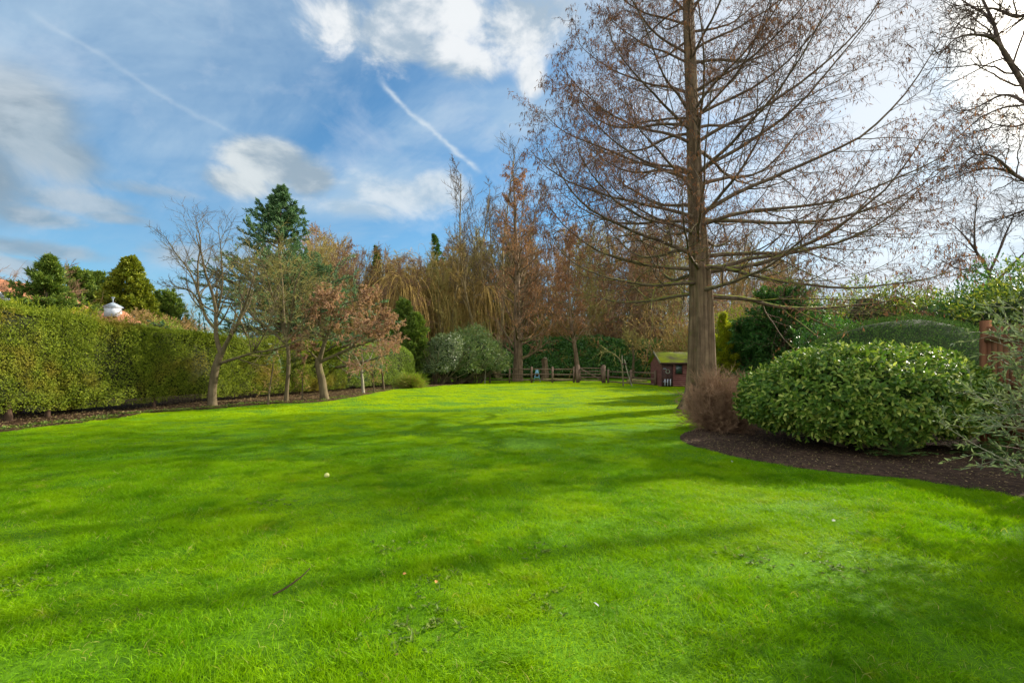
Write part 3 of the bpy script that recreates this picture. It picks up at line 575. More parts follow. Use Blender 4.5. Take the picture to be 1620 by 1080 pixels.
def dome_surface(r, n, rx, ry, rz_, seed, lump=.12, freq=2.2, low=-.25):
    v = r.normal(size=(int(n * 2.6), 3)); v = norm(v); v = v[v[:, 2] > low][:n]; sc = np.array([rx, ry, rz_])
    k = 1 + lump * sn(v * sc, freq, seed) + lump * .5 * sn(v * sc, freq * 2.6, seed + 1)
    return v * sc * k[:, None], norm(v / sc)
def shrub(seed, rx, ry, h, leafm, name, label, loc, n=5000, L=.08, Wd=.03, lump=.12, shape=4, rosette=0, cat='shrub', stems=30, freq=2.2, up=.3, depth=.14, group=None, corem=None, rz=0, droop=0, bottom=.15, core=.80, low=-.45, whisk=0):
    """leafy shrub: stems, a dense inner mass and thousands of leaves through its outer layer; centre at half height"""
    r = np.random.default_rng(seed); t = thing(name, label, cat, tuple(loc), rz, group)
    cz = h * .42; rzr = h - cz; S, Nn = dome_surface(r, n, rx, ry, rzr, seed, lump, freq, low); S[:, 2] = np.where(S[:, 2] < 0, S[:, 2] * (cz / rzr) * .98, S[:, 2]); c = np.array([0, 0, cz])
    # inner mass
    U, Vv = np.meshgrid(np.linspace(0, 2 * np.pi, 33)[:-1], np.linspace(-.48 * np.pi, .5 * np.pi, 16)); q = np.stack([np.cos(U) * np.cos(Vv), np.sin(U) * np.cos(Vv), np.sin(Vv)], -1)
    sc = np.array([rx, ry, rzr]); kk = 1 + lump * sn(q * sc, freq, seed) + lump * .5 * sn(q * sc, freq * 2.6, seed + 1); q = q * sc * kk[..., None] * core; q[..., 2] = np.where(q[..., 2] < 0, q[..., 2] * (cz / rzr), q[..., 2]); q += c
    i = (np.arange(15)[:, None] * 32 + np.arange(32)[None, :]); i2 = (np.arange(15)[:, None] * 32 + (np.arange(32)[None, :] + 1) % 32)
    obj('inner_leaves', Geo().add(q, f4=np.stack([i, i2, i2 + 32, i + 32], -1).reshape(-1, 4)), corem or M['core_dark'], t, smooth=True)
    a = r.uniform(0, 6.283, stems); st = np.stack([np.cos(a) * rx * .15, np.sin(a) * ry * .15, 0 * a - .05], 1); d = norm(np.stack([np.cos(a) * rx, np.sin(a) * ry, r.uniform(.5, 2, stems) * h * .6], 1))
    PS = grow(r, st, d, np.full(stems, h * .8), 7, .08, .02); obj('stems', Geo().tubes(PS, taper(np.full(stems, .012 + .008 * h), 7), 4), M['bark_dark'], t)
    dep = 1 - depth * r.uniform(0, 1, len(S)) ** 1.6 * 1.5; P = S * dep[:, None] + c; g = Geo()
    k = P[:, 2] > bottom * r.uniform(.4, 1, len(P)) * h * .6; P, Nn = P[k], Nn[k]
    if rosette:
        ax = norm(Nn + r.normal(0, .35, Nn.shape) + [0, 0, up]); e1 = norm(np.cross(ax, r.normal(size=ax.shape))); e2 = np.cross(ax, e1)
        for j in range(rosette):
            th = 2.4 * j + r.uniform(0, .6, len(P)); ra = e1 * np.cos(th)[:, None] + e2 * np.sin(th)[:, None]; lf = .25 + .75 * (j + 1) / rosette
            d = norm(ra * lf + ax * (1.15 - lf) + np.array([0, 0, droop])); g.leaves(P - ax * (.02 * j), d, ax + r.normal(0, .15, ax.shape), L * r.uniform(.7, 1.15, len(P)) * (.6 + .4 * lf), Wd * (.6 + .4 * lf), .18, shape)
    else:
        d = norm(Nn * .30 + r.normal(0, .65, Nn.shape) + [0, 0, up * .5 + droop]); g.leaves(P, d, Nn + r.normal(0, .5, Nn.shape), L * r.uniform(.6, 1.25, len(P)), Wd * r.uniform(.7, 1.2, len(P)), .2, shape)
    if whisk:
        k = r.integers(0, len(P), whisk); d = norm(Nn[k] + r.normal(0, .35, (whisk, 3)) + [0, 0, .5]); PW = grow(r, P[k] - d * .05, d, r.uniform(.15, .45, whisk), 5, .1, .02); g.tubes(PW, np.full((whisk, 5), .006), 3)
        S2, D2 = tips(PW, 6, r, .2); g.leaves(S2, norm(D2 + r.normal(0, .6, D2.shape)), r.normal(size=S2.shape), L, Wd, .2, 4)
    obj('foliage', g, leafm, t); return t

def hedge(name, label, path, depth, leafm, corem, n, L, Wd, seed=1, lump=.07, round_top=.25, bare_foot=.25, whisk=0, trunks=(), holes=None, cat='hedge', shape=4, spiky=0):
    """path: list of (x, y, height) along the face nearest the lawn; depth behind it"""
    r = np.random.default_rng(seed); Q = catmull([(a, b, c) for a, b, c in path], 160); xy = Q[:, :2]; T = norm(np.gradient(xy, axis=0)); Nf = np.stack([T[:, 1], -T[:, 0]], 1)
    o0 = np.array([xy[0, 0], xy[0, 1], 0]); t = thing(name, label, cat, tuple(o0))
    def surf(u, v, inset=0.0):
        """u 0..1 along, v 0..1: front bottom to top to back bottom"""
        f = u * 159; i = np.clip(f.astype(int), 0, 158); w_ = (f - i)[..., None]; c = xy[i] * (1 - w_) + xy[i + 1] * w_; nf = Nf[i] * (1 - w_) + Nf[i + 1] * w_; h = Q[i, 2] * (1 - w_[..., 0]) + Q[i + 1, 2] * w_[..., 0]
        h = h * (1 + .025 * sn(np.stack([c[..., 0], c[..., 1], 0 * h], -1), 1.5, seed + 4)) - inset
        per = 2 * h + depth; s_ = v * per; rt = round_top
        off = np.where(s_ < h, 0, np.where(s_ < h + depth, s_ - h, depth)); z = np.where(s_ < h, s_, np.where(s_ < h + depth, h, per - s_))
        e = np.clip(1 - (h - z) / rt, 0, 1); ef = np.clip(1 - off / rt, 0, 1); cut = np.where(off < depth / 2, e, 0) ** 2 * rt * .5
        off2 = np.where(off < depth / 2, np.maximum(off, cut + inset), np.minimum(off, depth - inset - np.clip(e, 0, 1) ** 2 * rt * .5)); z = z - ef ** 2 * rt * .35 * (z > h - .01)
        p = np.stack([c[..., 0] - nf[..., 0] * off2, c[..., 1] - nf[..., 1] * off2, z], -1)
        b = lump * .8 * sn(p, 1.3, seed) + lump * .6 * sn(p * [1, 1, .6], 4.0, seed + 1) + lump * .4 * sn(p, 11, seed + 2)
        n_ = np.stack([nf[..., 0] * np.where(off < depth / 2, 1, -1) * (z < h - .03), nf[..., 1] * np.where(off < depth / 2, 1, -1) * (z < h - .03), np.where(z < h - .03, .1, 1)], -1); n_ = norm(n_ + 1e-6)
        under = np.clip(1 - z / .5, 0, 1)[..., None] * bare_foot                  # undercut foot
        return p + n_ * b[..., None] - n_ * under, n_
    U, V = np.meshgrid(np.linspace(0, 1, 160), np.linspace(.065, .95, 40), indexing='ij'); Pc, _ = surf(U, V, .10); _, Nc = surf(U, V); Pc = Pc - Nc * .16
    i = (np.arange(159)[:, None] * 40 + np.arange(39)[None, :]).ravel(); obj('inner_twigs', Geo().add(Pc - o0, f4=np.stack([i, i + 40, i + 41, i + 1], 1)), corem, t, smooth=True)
    hm = Q[:, 2].mean(); vt = (hm + depth * 1.0) / (2 * hm + depth); u, v = r.uniform(0, 1, n), r.uniform(.03, vt, n)
    P, Nn = surf(u, v); fh = .08 + .26 * sn(P * [1, 1, 0], 2.6, seed + 20) + .1 * sn(P * [1, 1, 0], 7, seed + 21); k = r.uniform(size=n) < np.clip(.12 + (P[:, 2] - fh) / .22, 0, 1)
    k &= r.uniform(size=n) < np.clip(1.0 + 1.2 * sn(P, 3.0, seed + 30), .38, 1)
    if holes is not None:
        for (hx, hy, hz, hr) in holes: k &= ~((np.linalg.norm(P - [hx, hy, hz], axis=1) < hr) & (r.uniform(size=n) < .92))
    P, Nn = P[k], Nn[k]; P = P - Nn * (r.uniform(0, 1, len(P)) ** 2 * .14)[:, None]; g = Geo()
    bias = np.stack([sn(P, 6, seed + 8), sn(P, 6, seed + 9), sn(P, 6, seed + 10)], 1) * .5
    d = norm(Nn * .28 + r.normal(0, .62, P.shape) + bias + [0, 0, .22]); g.leaves(P - d * L * .3, d, Nn + r.normal(0, .42, P.shape), L * r.uniform(.5, 1.3, len(P)), Wd * r.uniform(.7, 1.3, len(P)), .2, shape)
    if spiky:
        k = r.integers(0, len(P), spiky); k = k[P[k, 2] > .85 * np.interp(P[k, 1], xy[:, 1], Q[:, 2])] if xy[0, 1] < xy[-1, 1] else k; dd = norm(np.array([0, 0, 1.]) + r.normal(0, .45, (len(k), 3)))
        PW = grow(r, P[k], dd, r.uniform(.08, .34, len(k)), 4, .12); g.tubes(PW, np.full((len(k), 4), .004), 3); S2, D2 = tips(PW, 6, r, .1); g.leaves(S2, norm(D2 + r.normal(0, .6, D2.shape)), r.normal(size=S2.shape), L, Wd, .2, 4)
    g.v = [a - (o0 if True else 0) for a in g.v]; obj('foliage', g, leafm, t)
    for (x, y, rr) in trunks:
        PT = grow(r, np.array([[x, y, -.05]]), np.array([[r.normal(0, .06), r.normal(0, .06), 1.]]), np.array([.6]), 6, .04); obj('trunk', Geo().tubes(PT - o0, np.linspace(rr * 1.3, rr * .8, 6)[None], 8), M['stick'], t, smooth=True)
    return t
def pxD(px, D): return (px - CX) / F * D

# ------------------------------------------------------------------ left-hand conifer hedge and what grows in front of it
hp = [(-15.0, 2.5, 3.15), (-13.9, 7.5, 3.05), (-12.85, 12.2, 2.93), (-11.95, 16.4, 2.72), (-10.2, 21, 2.6), (-8.6, 25.2, 2.45)]
foot = [(-12.95, 13.4, .05), (-12.15, 16.3, .05), (-13.0, 12.4, .08), (-9.9, 22.4, .06)]
hedge('conifer_hedge', 'long clipped olive-green conifer hedge along the left of the lawn', hp, 1.5, M['hedge'], M['hedge_core'], 250000, .070, .022, 21, .15, .22, .22, trunks=foot, spiky=4200)
hedge('clipped_hedge', 'fresher green rounded hedge end beside the small pale-stemmed tree', [(-8.75, 25.6, 2.35), (-7.9, 28.0, 2.6), (-6.9, 30.2, 2.75), (-6.3, 31.2, 2.3)], 1.6, M['hedge_bright'], M['hedge_core'], 42000, .075, .028, 23, .09, .7, .25)

# golden growth rising over the hedge top at far left
for i, (px, D, rx, h, lab) in enumerate([(10, 14.0, 1.5, 3.35, 'golden-green sprays at the photo edge rising over the conifer hedge'), (95, 15.4, 1.6, 3.35, 'golden-green sprays over the hedge below the feathery green conifer')]):
    shrub(40 + i, rx, .8, h, M['yellowgreen'], 'golden_shrub', lab, (pxD(px, D), D, 0), 5500, .13, .035, .16, up=1.2, whisk=160, core=.7, freq=3)

base = W(335, 0, 16.9); base[2] = 0
T1 = loc_limbs(base, [
    ([(335, 646, 16.9), (338, 610, 16.9), (343, 580, 16.9), (350, 560, 16.9)], .145, .115),
    ([(350, 562, 16.9), (343, 535, 16.9), (341, 500, 16.8), (337, 465, 16.7), (325, 430, 16.5), (318, 400, 16.4), (312, 372, 16.2)], .085, .014),
    ([(350, 562, 16.9), (360, 540, 16.8), (375, 512, 16.6), (388, 480, 16.3), (398, 450, 16.0), (405, 420, 15.8)], .08, .014),
    ([(347, 575, 16.9), (372, 567, 16.6), (400, 558, 16.3), (432, 553, 16.0), (462, 542, 15.7), (490, 528, 15.5)], .06, .010),
    ([(341, 520, 16.9), (325, 500, 17.0), (315, 465, 17.2), (312, 430, 17.3), (318, 385, 17.4), (312, 352, 17.5)], .06, .010),
    ([(322, 490, 17.0), (303, 462, 16.9), (282, 455, 16.7), (262, 452, 16.5)], .035, .007),
    ([(316, 470, 17.0), (300, 430, 17.0), (278, 400, 17.0), (262, 375, 17.0)], .035, .006),
    ([(341, 500, 16.9), (352, 450, 16.9), (350, 400, 17.0), (345, 358, 17.1)], .045, .007),
    ([(375, 512, 16.6), (395, 480, 17.2), (402, 440, 17.8), (398, 400, 18.2)], .04, .007),
    ([(400, 558, 16.3), (415, 535, 15.8), (428, 505, 15.4), (436, 470, 15.2)], .032, .006)])
LV1 = [dict(n=13, t=(.2, 1), a=(25, 58), len=(.38, .26), K=9, wig=.10, trop=.05, S=5, rf=.55, rmin=.010),
       dict(n=6, t=(.15, 1), a=(25, 60), len=(.50, .35), K=6, wig=.12, trop=.05, S=3, rf=.55, rmin=.006),
       dict(n=4, t=(.15, 1), a=(20, 55), len=(.50, .4), K=4, wig=.12, trop=.05, S=3, rf=.6, rmin=.0042)]
limb_tree('bare_fruit_tree', 'bare wide-spreading tree with forked lichen trunk, nearest of those before the left hedge', 'tree', base, T1, LV1, M['bark_grey'], M['bark_branch'], seed=5)

base = W(455, 0, 18.6); base[2] = 0
T2 = loc_limbs(base, [
    ([(453, 637, 18.6), (455, 600, 18.6), (456, 560, 18.6), (452, 530, 18.6)], .08, .062),
    ([(452, 530, 18.6), (440, 490, 18.3), (425, 450, 18.0), (415, 415, 17.8)], .065, .010),
    ([(452, 530, 18.6), (462, 490, 18.5), (468, 450, 18.3), (478, 420, 18.2)], .06, .010),
    ([(454, 545, 18.6), (425, 520, 18.2), (395, 495, 17.8), (378, 455, 17.5), (385, 420, 17.4)], .05, .009),
    ([(453, 540, 18.6), (480, 510, 18.6), (498, 480, 18.8), (500, 450, 19.0)], .045, .008),
    ([(451, 520, 18.6), (448, 470, 19.2), (446, 430, 19.6), (440, 402, 19.8)], .045, .008)])
LV2 = [dict(n=15, t=(.1, 1), a=(30, 65), len=(.50, .35), K=8, wig=.12, trop=.03, S=4, rf=.45, rmin=.010),
       dict(n=7, t=(.1, 1), a=(25, 65), len=(.50, .35), K=6, wig=.14, trop=.02, S=3, rf=.55, rmin=.007),
       dict(n=4, t=(.1, 1), a=(25, 65), len=(.5, .4), K=4, wig=.14, trop=0, S=3, rf=.6, rmin=.0048)]
limb_tree('thicket_tree', 'bare yellow-lichened tree with dense twigs in front of the blue-green conifer', 'tree', base, T2, LV2, M['bark_grey'], M['twig_olive'], seed=6)

base = W(512, 0, 19.6); base[2] = 0
T3 = loc_limbs(base, [
    ([(513, 635, 19.6), (512, 610, 19.6), (507, 585, 19.6), (505, 568, 19.6)], .17, .13),
    ([(505, 570, 19.6), (512, 548, 19.5), (520, 522, 19.4), (524, 500, 19.3), (530, 480, 19.2)], .10, .014),
    ([(507, 572, 19.6), (530, 562, 19.4), (556, 550, 19.2), (585, 540, 19.0), (608, 530, 18.9)], .08, .012),
    ([(504, 570, 19.6), (492, 558, 19.5), (480, 545, 19.4), (468, 530, 19.3)], .045, .009),
    ([(518, 530, 19.5), (545, 500, 19.8), (568, 488, 20.0), (586, 478, 20.2)], .06, .010),
    ([(515, 540, 19.5), (505, 505, 19.0), (508, 485, 18.8), (515, 470, 18.6)], .05, .009),
    ([(556, 550, 19.2), (580, 525, 18.7), (602, 505, 18.5)], .04, .008)])
LV3 = [dict(n=12, t=(.25, 1), a=(30, 65), len=(.42, .34), K=8, wig=.12, trop=.03, S=4, rf=.5, rmin=.012),
       dict(n=6, t=(.2, 1), a=(30, 65), len=(.50, .4), K=6, wig=.14, trop=0, S=3, rf=.55, rmin=.008),
       dict(n=4, t=(.2, 1), a=(30, 65), len=(.5, .4), K=4, wig=.14, trop=-.02, S=3, rf=.6, rmin=.005)]
limb_tree('ornamental_tree', 'low spreading tree with a dense pinkish-brown crown beside the clipped hedge', 'tree', base, T3, LV3, M['bark_grey'], M['twig_red'], M['pinkbuds'], dict(n=9, L=.075, W=.036, droop=-.3), seed=7)

base = W(572, 0, 23.5); base[2] = 0
T4 = loc_limbs(base, [
    ([(575, 623, 23.5), (574, 606, 23.5), (572, 592, 23.5), (572, 585, 23.5)], .075, .055),
    ([(572, 586, 23.5), (567, 572, 23.5), (560, 560, 23.4), (556, 548, 23.2)], .035, .009),
    ([(572, 586, 23.5), (574, 570, 23.4), (572, 555, 23.3), (576, 542, 23.2)], .038, .009),
    ([(573, 590, 23.5), (582, 582, 23.4), (592, 576, 23.2), (598, 566, 23.0)], .034, .009),
    ([(573, 578, 23.5), (585, 568, 23.6), (590, 556, 23.8), (602, 546, 24)], .03, .008)])
limb_tree('young_tree', 'small bare tree with pale twisting stems before the hedge end', 'tree', base, T4, [dict(n=5, t=(.3, 1), a=(25, 60), len=(.6, .4), K=6, wig=.15, trop=.05, S=4, rf=.5, rmin=.014), dict(n=4, t=(.2, 1), a=(30, 60), len=(.5, .4), K=5, wig=.15, trop=.02, S=3, rf=.6, rmin=.009)], M['bark_pale'], M['twig_olive'], seed=8)
# slim bare stems standing at the hedge foot
r = np.random.default_rng(77)
for i, (px, py, hh, rr, lab) in enumerate([(424, 640, 1.6, .04, 'dark bare stem in the gap between the two nearest trees'), (478, 634, 1.3, .035, 'short bare stem just left of the pinkish-crowned tree'), (607, 617, 2.1, .06, 'brown ivy-wrapped trunk against the fresher green hedge'), (592, 620, 1.5, .035, 'thin crooked stem right of the small pale tree')]):
    b = G(px, py); t = thing('slim_tree', lab, 'tree', tuple(b)); P = grow(r, np.zeros((1, 3)) - [0, 0, .05], np.array([[r.normal(0, .05), 0, 1.]]), np.array([hh]), 10, .05, .02)
    Rr = trunk_rad(rr, rr * .5, 10)[None]; lv = branch_levels(r, P, Rr, [dict(n=14, t=(.3, 1), a=(30, 70), len=(.35, .25), K=5, wig=.15, trop=.03, S=3, rf=.3, rmin=.010), dict(n=5, t=(.2, 1), a=(30, 60), len=(.5, .4), K=4, wig=.15, trop=-.1, S=3, rf=.5, rmin=.007)])
    obj('trunk', Geo().tubes(P, Rr, 8), M['bark_grey'], t, smooth=True); obj('twigs', Geo().tubes(*lv[0]).tubes(*lv[1]), M['twig_brown'], t)
    S2, D2 = tips(lv[1][0], 2, r, .1); obj('foliage', Geo().leaves(S2, norm(D2 + r.normal(0, .6, D2.shape) - [0, 0, .5]), r.normal(size=S2.shape), .07, .03), M['brown_leaf'], t)

# ------------------------------------------------------------------ beyond the hedge, left
conifer(51, 10.8, 4.7, M['blue_conifer'], 'blue_cypress', 'tall blue-green conifer rising behind the left hedge', (pxD(448, 25.5), 25.5, 0), .05, .90, -.02, 10, 230, .15, .05, 60, .34, eu=26, up=.5, upturn=.09)
conifer(52, 13.0, 4.9, M['cypress'], 'cone_cypress', 'dense dark olive cone-shaped conifer far beyond the left hedge', (pxD(203, 52), 52, 0), .02, .78, .0, 0, 300, .30, .13, 60, .06, eu=10, up=.2)
conifer(53, 8.9, 3.6, M['green_conifer'], 'feathery_conifer', 'bright green feathery conifer leaning right beyond the left hedge', (pxD(76, 34), 34, 0), .03, .9, -.02, 12, 130, .30, .08, 40, .25, up=.1)
for i, (px, D, H, Rr, lab) in enumerate([(124, 52, 10.6, 2.5, 'rounded green pine just left of its twin beyond the hedge'), (152, 54, 11.0, 2.0, 'rounded green pine between its twin and the cone-shaped conifer'), (262, 62, 9.6, 3.0, 'small far flat-topped pine right of the cone-shaped conifer')]):
    conifer(60 + i, H, Rr, M['mixed_green'] if i == 9 else M['green_conifer'], 'pine_tree', lab, (pxD(px, D), D, 0), .30, .6, .02, 25, 90, .34, .13, 40, .25, round_=.85, up=.3)
straight_tree(71, 12.5, .32, .25, .42, 48, 1.2, .03, M['bark_wood'], M['twig_red'], 'bare_tree', 'bare reddish-twigged tree at the left photo edge beyond the hedge', loc=(pxD(22, 44), 44, 0), twig=.014, nl=20, multi=2).scale = (.8, .8, .76)
straight_tree(72, 11.5, .25, .2, .45, 50, 1.2, .03, M['bark_wood'], M['twig_red'], 'bare_tree', 'brown bare tree behind the feathery green conifer', loc=(pxD(72, 42), 42, 0), twig=.016, nl=20, multi=3).scale = (.85, .85, .86)
for i, (px, D, rx, h, m_, lab) in enumerate([(215, 30, 3.2, 4.7, 'brown_leaf', 'brown twiggy shrub over the hedge below the cone-shaped conifer'), (285, 33, 2.6, 4.5, 'brown_leaf', 'brown shrub seen through the bare spreading tree over the hedge'), (118, 30, 2.0, 4.4, 'green_conifer', 'green bush over the hedge left of the tiled roof'), (40, 27, 1.8, 4.4, 'green_conifer', 'yellow-green bush over the hedge near the white gable'), (250, 26, 2.0, 3.4, 'hedge_bright', 'olive shrub topping the hedge left of the bare spreading tree')]):
    shrub(80 + i, rx, 1.6, h, M[m_], 'tall_shrub', lab, (pxD(px, D), D, 0), 7000, .15, .045, .22, up=.6, whisk=260, core=.72, freq=1.7)

def cupola_house():
    D = 42; t = thing('cupola_house', 'far orange-tiled roof with a small white cupola beyond the hedge', 'building', (pxD(146, D), D, .3)); t.scale = (.66, .66, .66)
    obj('wall', Geo().box((0, 3, 3.3), (6.5, 6, 6.6)), M['brick'], t)
    V = np.array([[-3.6, -.3, 6.4], [3.6, -.3, 6.4], [3.6, 6.3, 6.4], [-3.6, 6.3, 6.4], [-1.8, 3, 9.0], [1.8, 3, 9.0]]); rf = obj('roof', Geo().add(V, f4=[[0, 1, 5, 4], [2, 3, 4, 5], [0, 3, 2, 1]], f3=[[1, 2, 5], [3, 0, 4]]), M['tile'], t)
    c = obj('cupola', Geo().box((1.25, 1.8, 8.75), (1.35, 1.35, 1.3)).box((1.25, 1.8, 9.36), (1.6, 1.6, .10)), M['white'], rf)
    obj('cupola_roof', Geo().add([[.4, .95, 9.42], [2.1, .95, 9.42], [2.1, 2.65, 9.42], [.4, 2.65, 9.42], [1.25, 1.8, 10.1]], f3=[[0, 1, 4], [1, 2, 4], [2, 3, 4], [3, 0, 4]], f4=[[0, 3, 2, 1]]).box((1.25, 1.8, 10.3), (.08, .08, .6)).box((1.25, 1.8, 10.68), (.45, .06, .16)), M['lead'], rf)
cupola_house()
def gable_house():
    D = 40; x = pxD(-14, D); t = thing('gable_house', 'orange brick gable with white bargeboard at the left photo edge', 'building', (x, D, 0))
    obj('wall', Geo().add([[-3.4, 0, 0], [1.4, 0, 0], [1.4, 0, 6.9], [-1, 0, 8.4], [-3.4, 0, 6.9], [-3.4, 7, 0], [1.4, 7, 0], [1.4, 7, 6.9], [-1, 7, 8.4], [-3.4, 7, 6.9]], f4=[[0, 1, 2, 4], [5, 9, 7, 6], [1, 6, 7, 2], [0, 4, 9, 5]], f3=[[2, 3, 4], [7, 9, 8]]), M['brick'], t)
    rf = obj('roof', Geo().beam((-1, -.4, 8.62), (-1, 7.4, 8.62), .2, .2).add([[1.8, -.35, 6.75], [1.8, 7.3, 6.75], [-1, 7.3, 8.6], [-1, -.35, 8.6], [-3.8, -.35, 6.75], [-3.8, 7.3, 6.75], [1.8, -.35, 6.87], [1.8, 7.3, 6.87], [-1, 7.3, 8.72], [-1, -.35, 8.72], [-3.8, -.35, 6.87], [-3.8, 7.3, 6.87]], f4=[[6, 7, 8, 9], [9, 8, 11, 10], [0, 3, 2, 1], [3, 4, 5, 2]]), M['tile'], t)
    obj('bargeboard', Geo().beam((2.0, -.42, 6.55), (-1, -.42, 8.55), .08, .42).beam((-1, -.42, 8.55), (-4.0, -.42, 6.55), .08, .42), M['white'], rf)
    wn = obj('window', Geo().box((.2, -.03, 5.6), (1.0, .06, 1.2)), M['white'], t); obj('pane', Geo().box((.2, -.07, 5.6), (.8, .03, 1.0)), M['glass'], wn)
gable_house()

# ------------------------------------------------------------------ shrubs at the far left corner of the lawn
conifer(91, 5.6, 1.3, M['green_conifer'], 'upright_conifer', 'mid-green narrow conifer behind the fresher green hedge end', (pxD(641, 34), 34, 0), .0, .5, .0, 20, 120, .22, .07, 36, .15, round_=.5, up=.3)
conifer(92, 4.6, 1.1, M['green_conifer'], 'upright_conifer', 'lower green conifer between hedge end and dark rhododendron', (pxD(658, 33), 33, 0), .0, .5, .0, 20, 100, .2, .06, 36, .15, round_=.5, up=.3)
shrub(93, 2.0, 1.5, 3.6, M['rhodo'], 'rhododendron', 'dark grey-green rounded shrub at the lawn corner left of the fence', (pxD(690, 33.6), 33.6, 0), 5600, .17, .05, .30, rosette=4, up=.2, droop=-.2, depth=.35, whisk=160, core=.68, freq=1.5)
shrub(94, 2.5, 1.6, 4.0, M['bamboo'], 'slender_leaved_shrub', 'tall airy light-green shrub overhanging the left end of the rail fence', (pxD(752, 36.6), 36.6, 0), 11000, .24, .040, .32, up=.3, droop=-.4, depth=.35, whisk=500, core=.62, freq=1.4)
shrub(95, 1.9, 1.3, 3.7, M['bamboo'], 'slender_leaved_shrub', 'lower grey-green shrub between dark rhododendron and airy shrub', (pxD(722, 35), 35, 0), 7500, .20, .040, .32, up=.3, droop=-.3, depth=.35, whisk=350, core=.62, freq=1.4)
def grass_clump():
    r = np.random.default_rng(96); n = 1400; b = G(650, 614); t = thing('ornamental_grass', 'tan and green clump of arching grass at the hedge end', 'grass clump', tuple(b))
    a = r.uniform(0, 6.283, n); e = r.uniform(.35, 1.45, n); D = np.stack([np.cos(a) * np.cos(e), np.sin(a) * np.cos(e), np.sin(e)], 1); S = np.stack([np.cos(a), np.sin(a), 0 * a], 1) * r.uniform(0, .28, n)[:, None]
    P = grow(r, S, D, r.uniform(.5, 1.0, n), 6, .04, -.10); obj('blades', Geo().tubes(P, taper(np.full(n, .009), 6, .2), 3), M['willow'], t)
    S2, D2 = tips(P, 3, r, .0); obj('foliage', Geo().leaves(S2, D2 + r.normal(0, .15, D2.shape), r.normal(size=S2.shape), .28, .02), M['hedge_bright'], t)
grass_clump()

# ------------------------------------------------------------------ the wood behind
def willow():
    r = np.random.default_rng(101); D = 47
    for i, (px, H, spread, lab) in enumerate([(585, 12.0, 1.05, 'golden weeping tree, left one, its twigs hanging behind the pinkish crown'), (668, 11.6, .95, 'golden weeping tree, right one, next to the bare vase-shaped trees')]):
        t = thing('weeping_willow', lab, 'tree', (pxD(px, D), D + i * 2, 0)); K = 14
        P0 = grow(r, np.zeros((1, 3)) - [0, 0, .1], np.array([[0, 0, 1.]]), np.array([5.0]), K, .04); R0 = trunk_rad(.42, .30, K)[None]
        a = np.arange(11) * 2.4; e = r.uniform(.5, 1.3, 11); Dd = np.stack([np.cos(a) * np.cos(e), np.sin(a) * np.cos(e), np.sin(e)], 1)
        S = P0[0, -1] + r.normal(0, .1, (11, 3)); P1 = grow(r, S, Dd, r.uniform(4.6, 7.6, 11) * spread, 14, .13, .0); R1 = taper(np.full(11, .17), 14, .2)
        lv = branch_levels(r, P1, R1, [dict(n=12, t=(.25, 1), a=(30, 70), len=(.42, .3), K=8, wig=.13, trop=.05, S=4, rf=.4, rmin=.03)])
        obj('trunk', Geo().tubes(P0, R0, 10).tubes(P1, R1, 7).tubes(*lv[0]), M['bark_dark'], t, smooth=True)
        PP = lv[0][0]; S2, D2, tt, rad, _ = spawn(r, PP, lv[0][1], 34, .15, 1, 20, 80); n = len(S2); Lh = r.uniform(1.8, 6.5, n)
        Lh = np.minimum(Lh, S2[:, 2] - .8); P3 = grow(r, S2, D2 * [.7, .7, .5] + [0, 0, .10], Lh, 10, .09, -.50); obj('twigs', Geo().tubes(P3, taper(np.full(n, .016), 10, .5), 3), M['willow'], t)
willow()

t = straight_tree(111, 22.5, .36, .30, .26, 28, 1.0, .02, M['bark_wood'], M['bark_branch'], 'bare_tree', 'tallest bare multi-stemmed tree behind the fence, left of the big conifer', loc=(pxD(790, 47), 47, 0), twig=.017, nl=18, multi=6, trop=.07)
straight_tree(112, 18.0, .40, .10, .16, 62, 1.0, .0, M['bark_redwood'], M['twig_red'], 'dawn_redwood', 'rusty-needled conifer with a straight reddish trunk behind the left half of the fence', loc=(pxD(822, 40), 40, 0), twig=.014, nl=52, leafm=M['rust'], leaf=dict(n=2, L=.22, W=.055, droop=-.9))
straight_tree(113, 14.2, .22, .22, .16, 62, 1.0, .0, M['bark_redwood'], M['twig_red'], 'dawn_redwood', 'slim rusty-needled conifer rising just behind the fence gate', loc=(pxD(912, 41), 41, 0), twig=.013, nl=40, leafm=M['rust'], leaf=dict(n=2, L=.2, W=.045, droop=-.9))
straight_tree(114, 4.6, .17, .42, .55, 55, 1.2, .04, M['bark_grey'], M['twig_olive'], 'bare_tree', 'small pale-trunked spreading tree behind the fence left of the shed', loc=(pxD(1003, 43), 43, 0), twig=.016, nl=14)

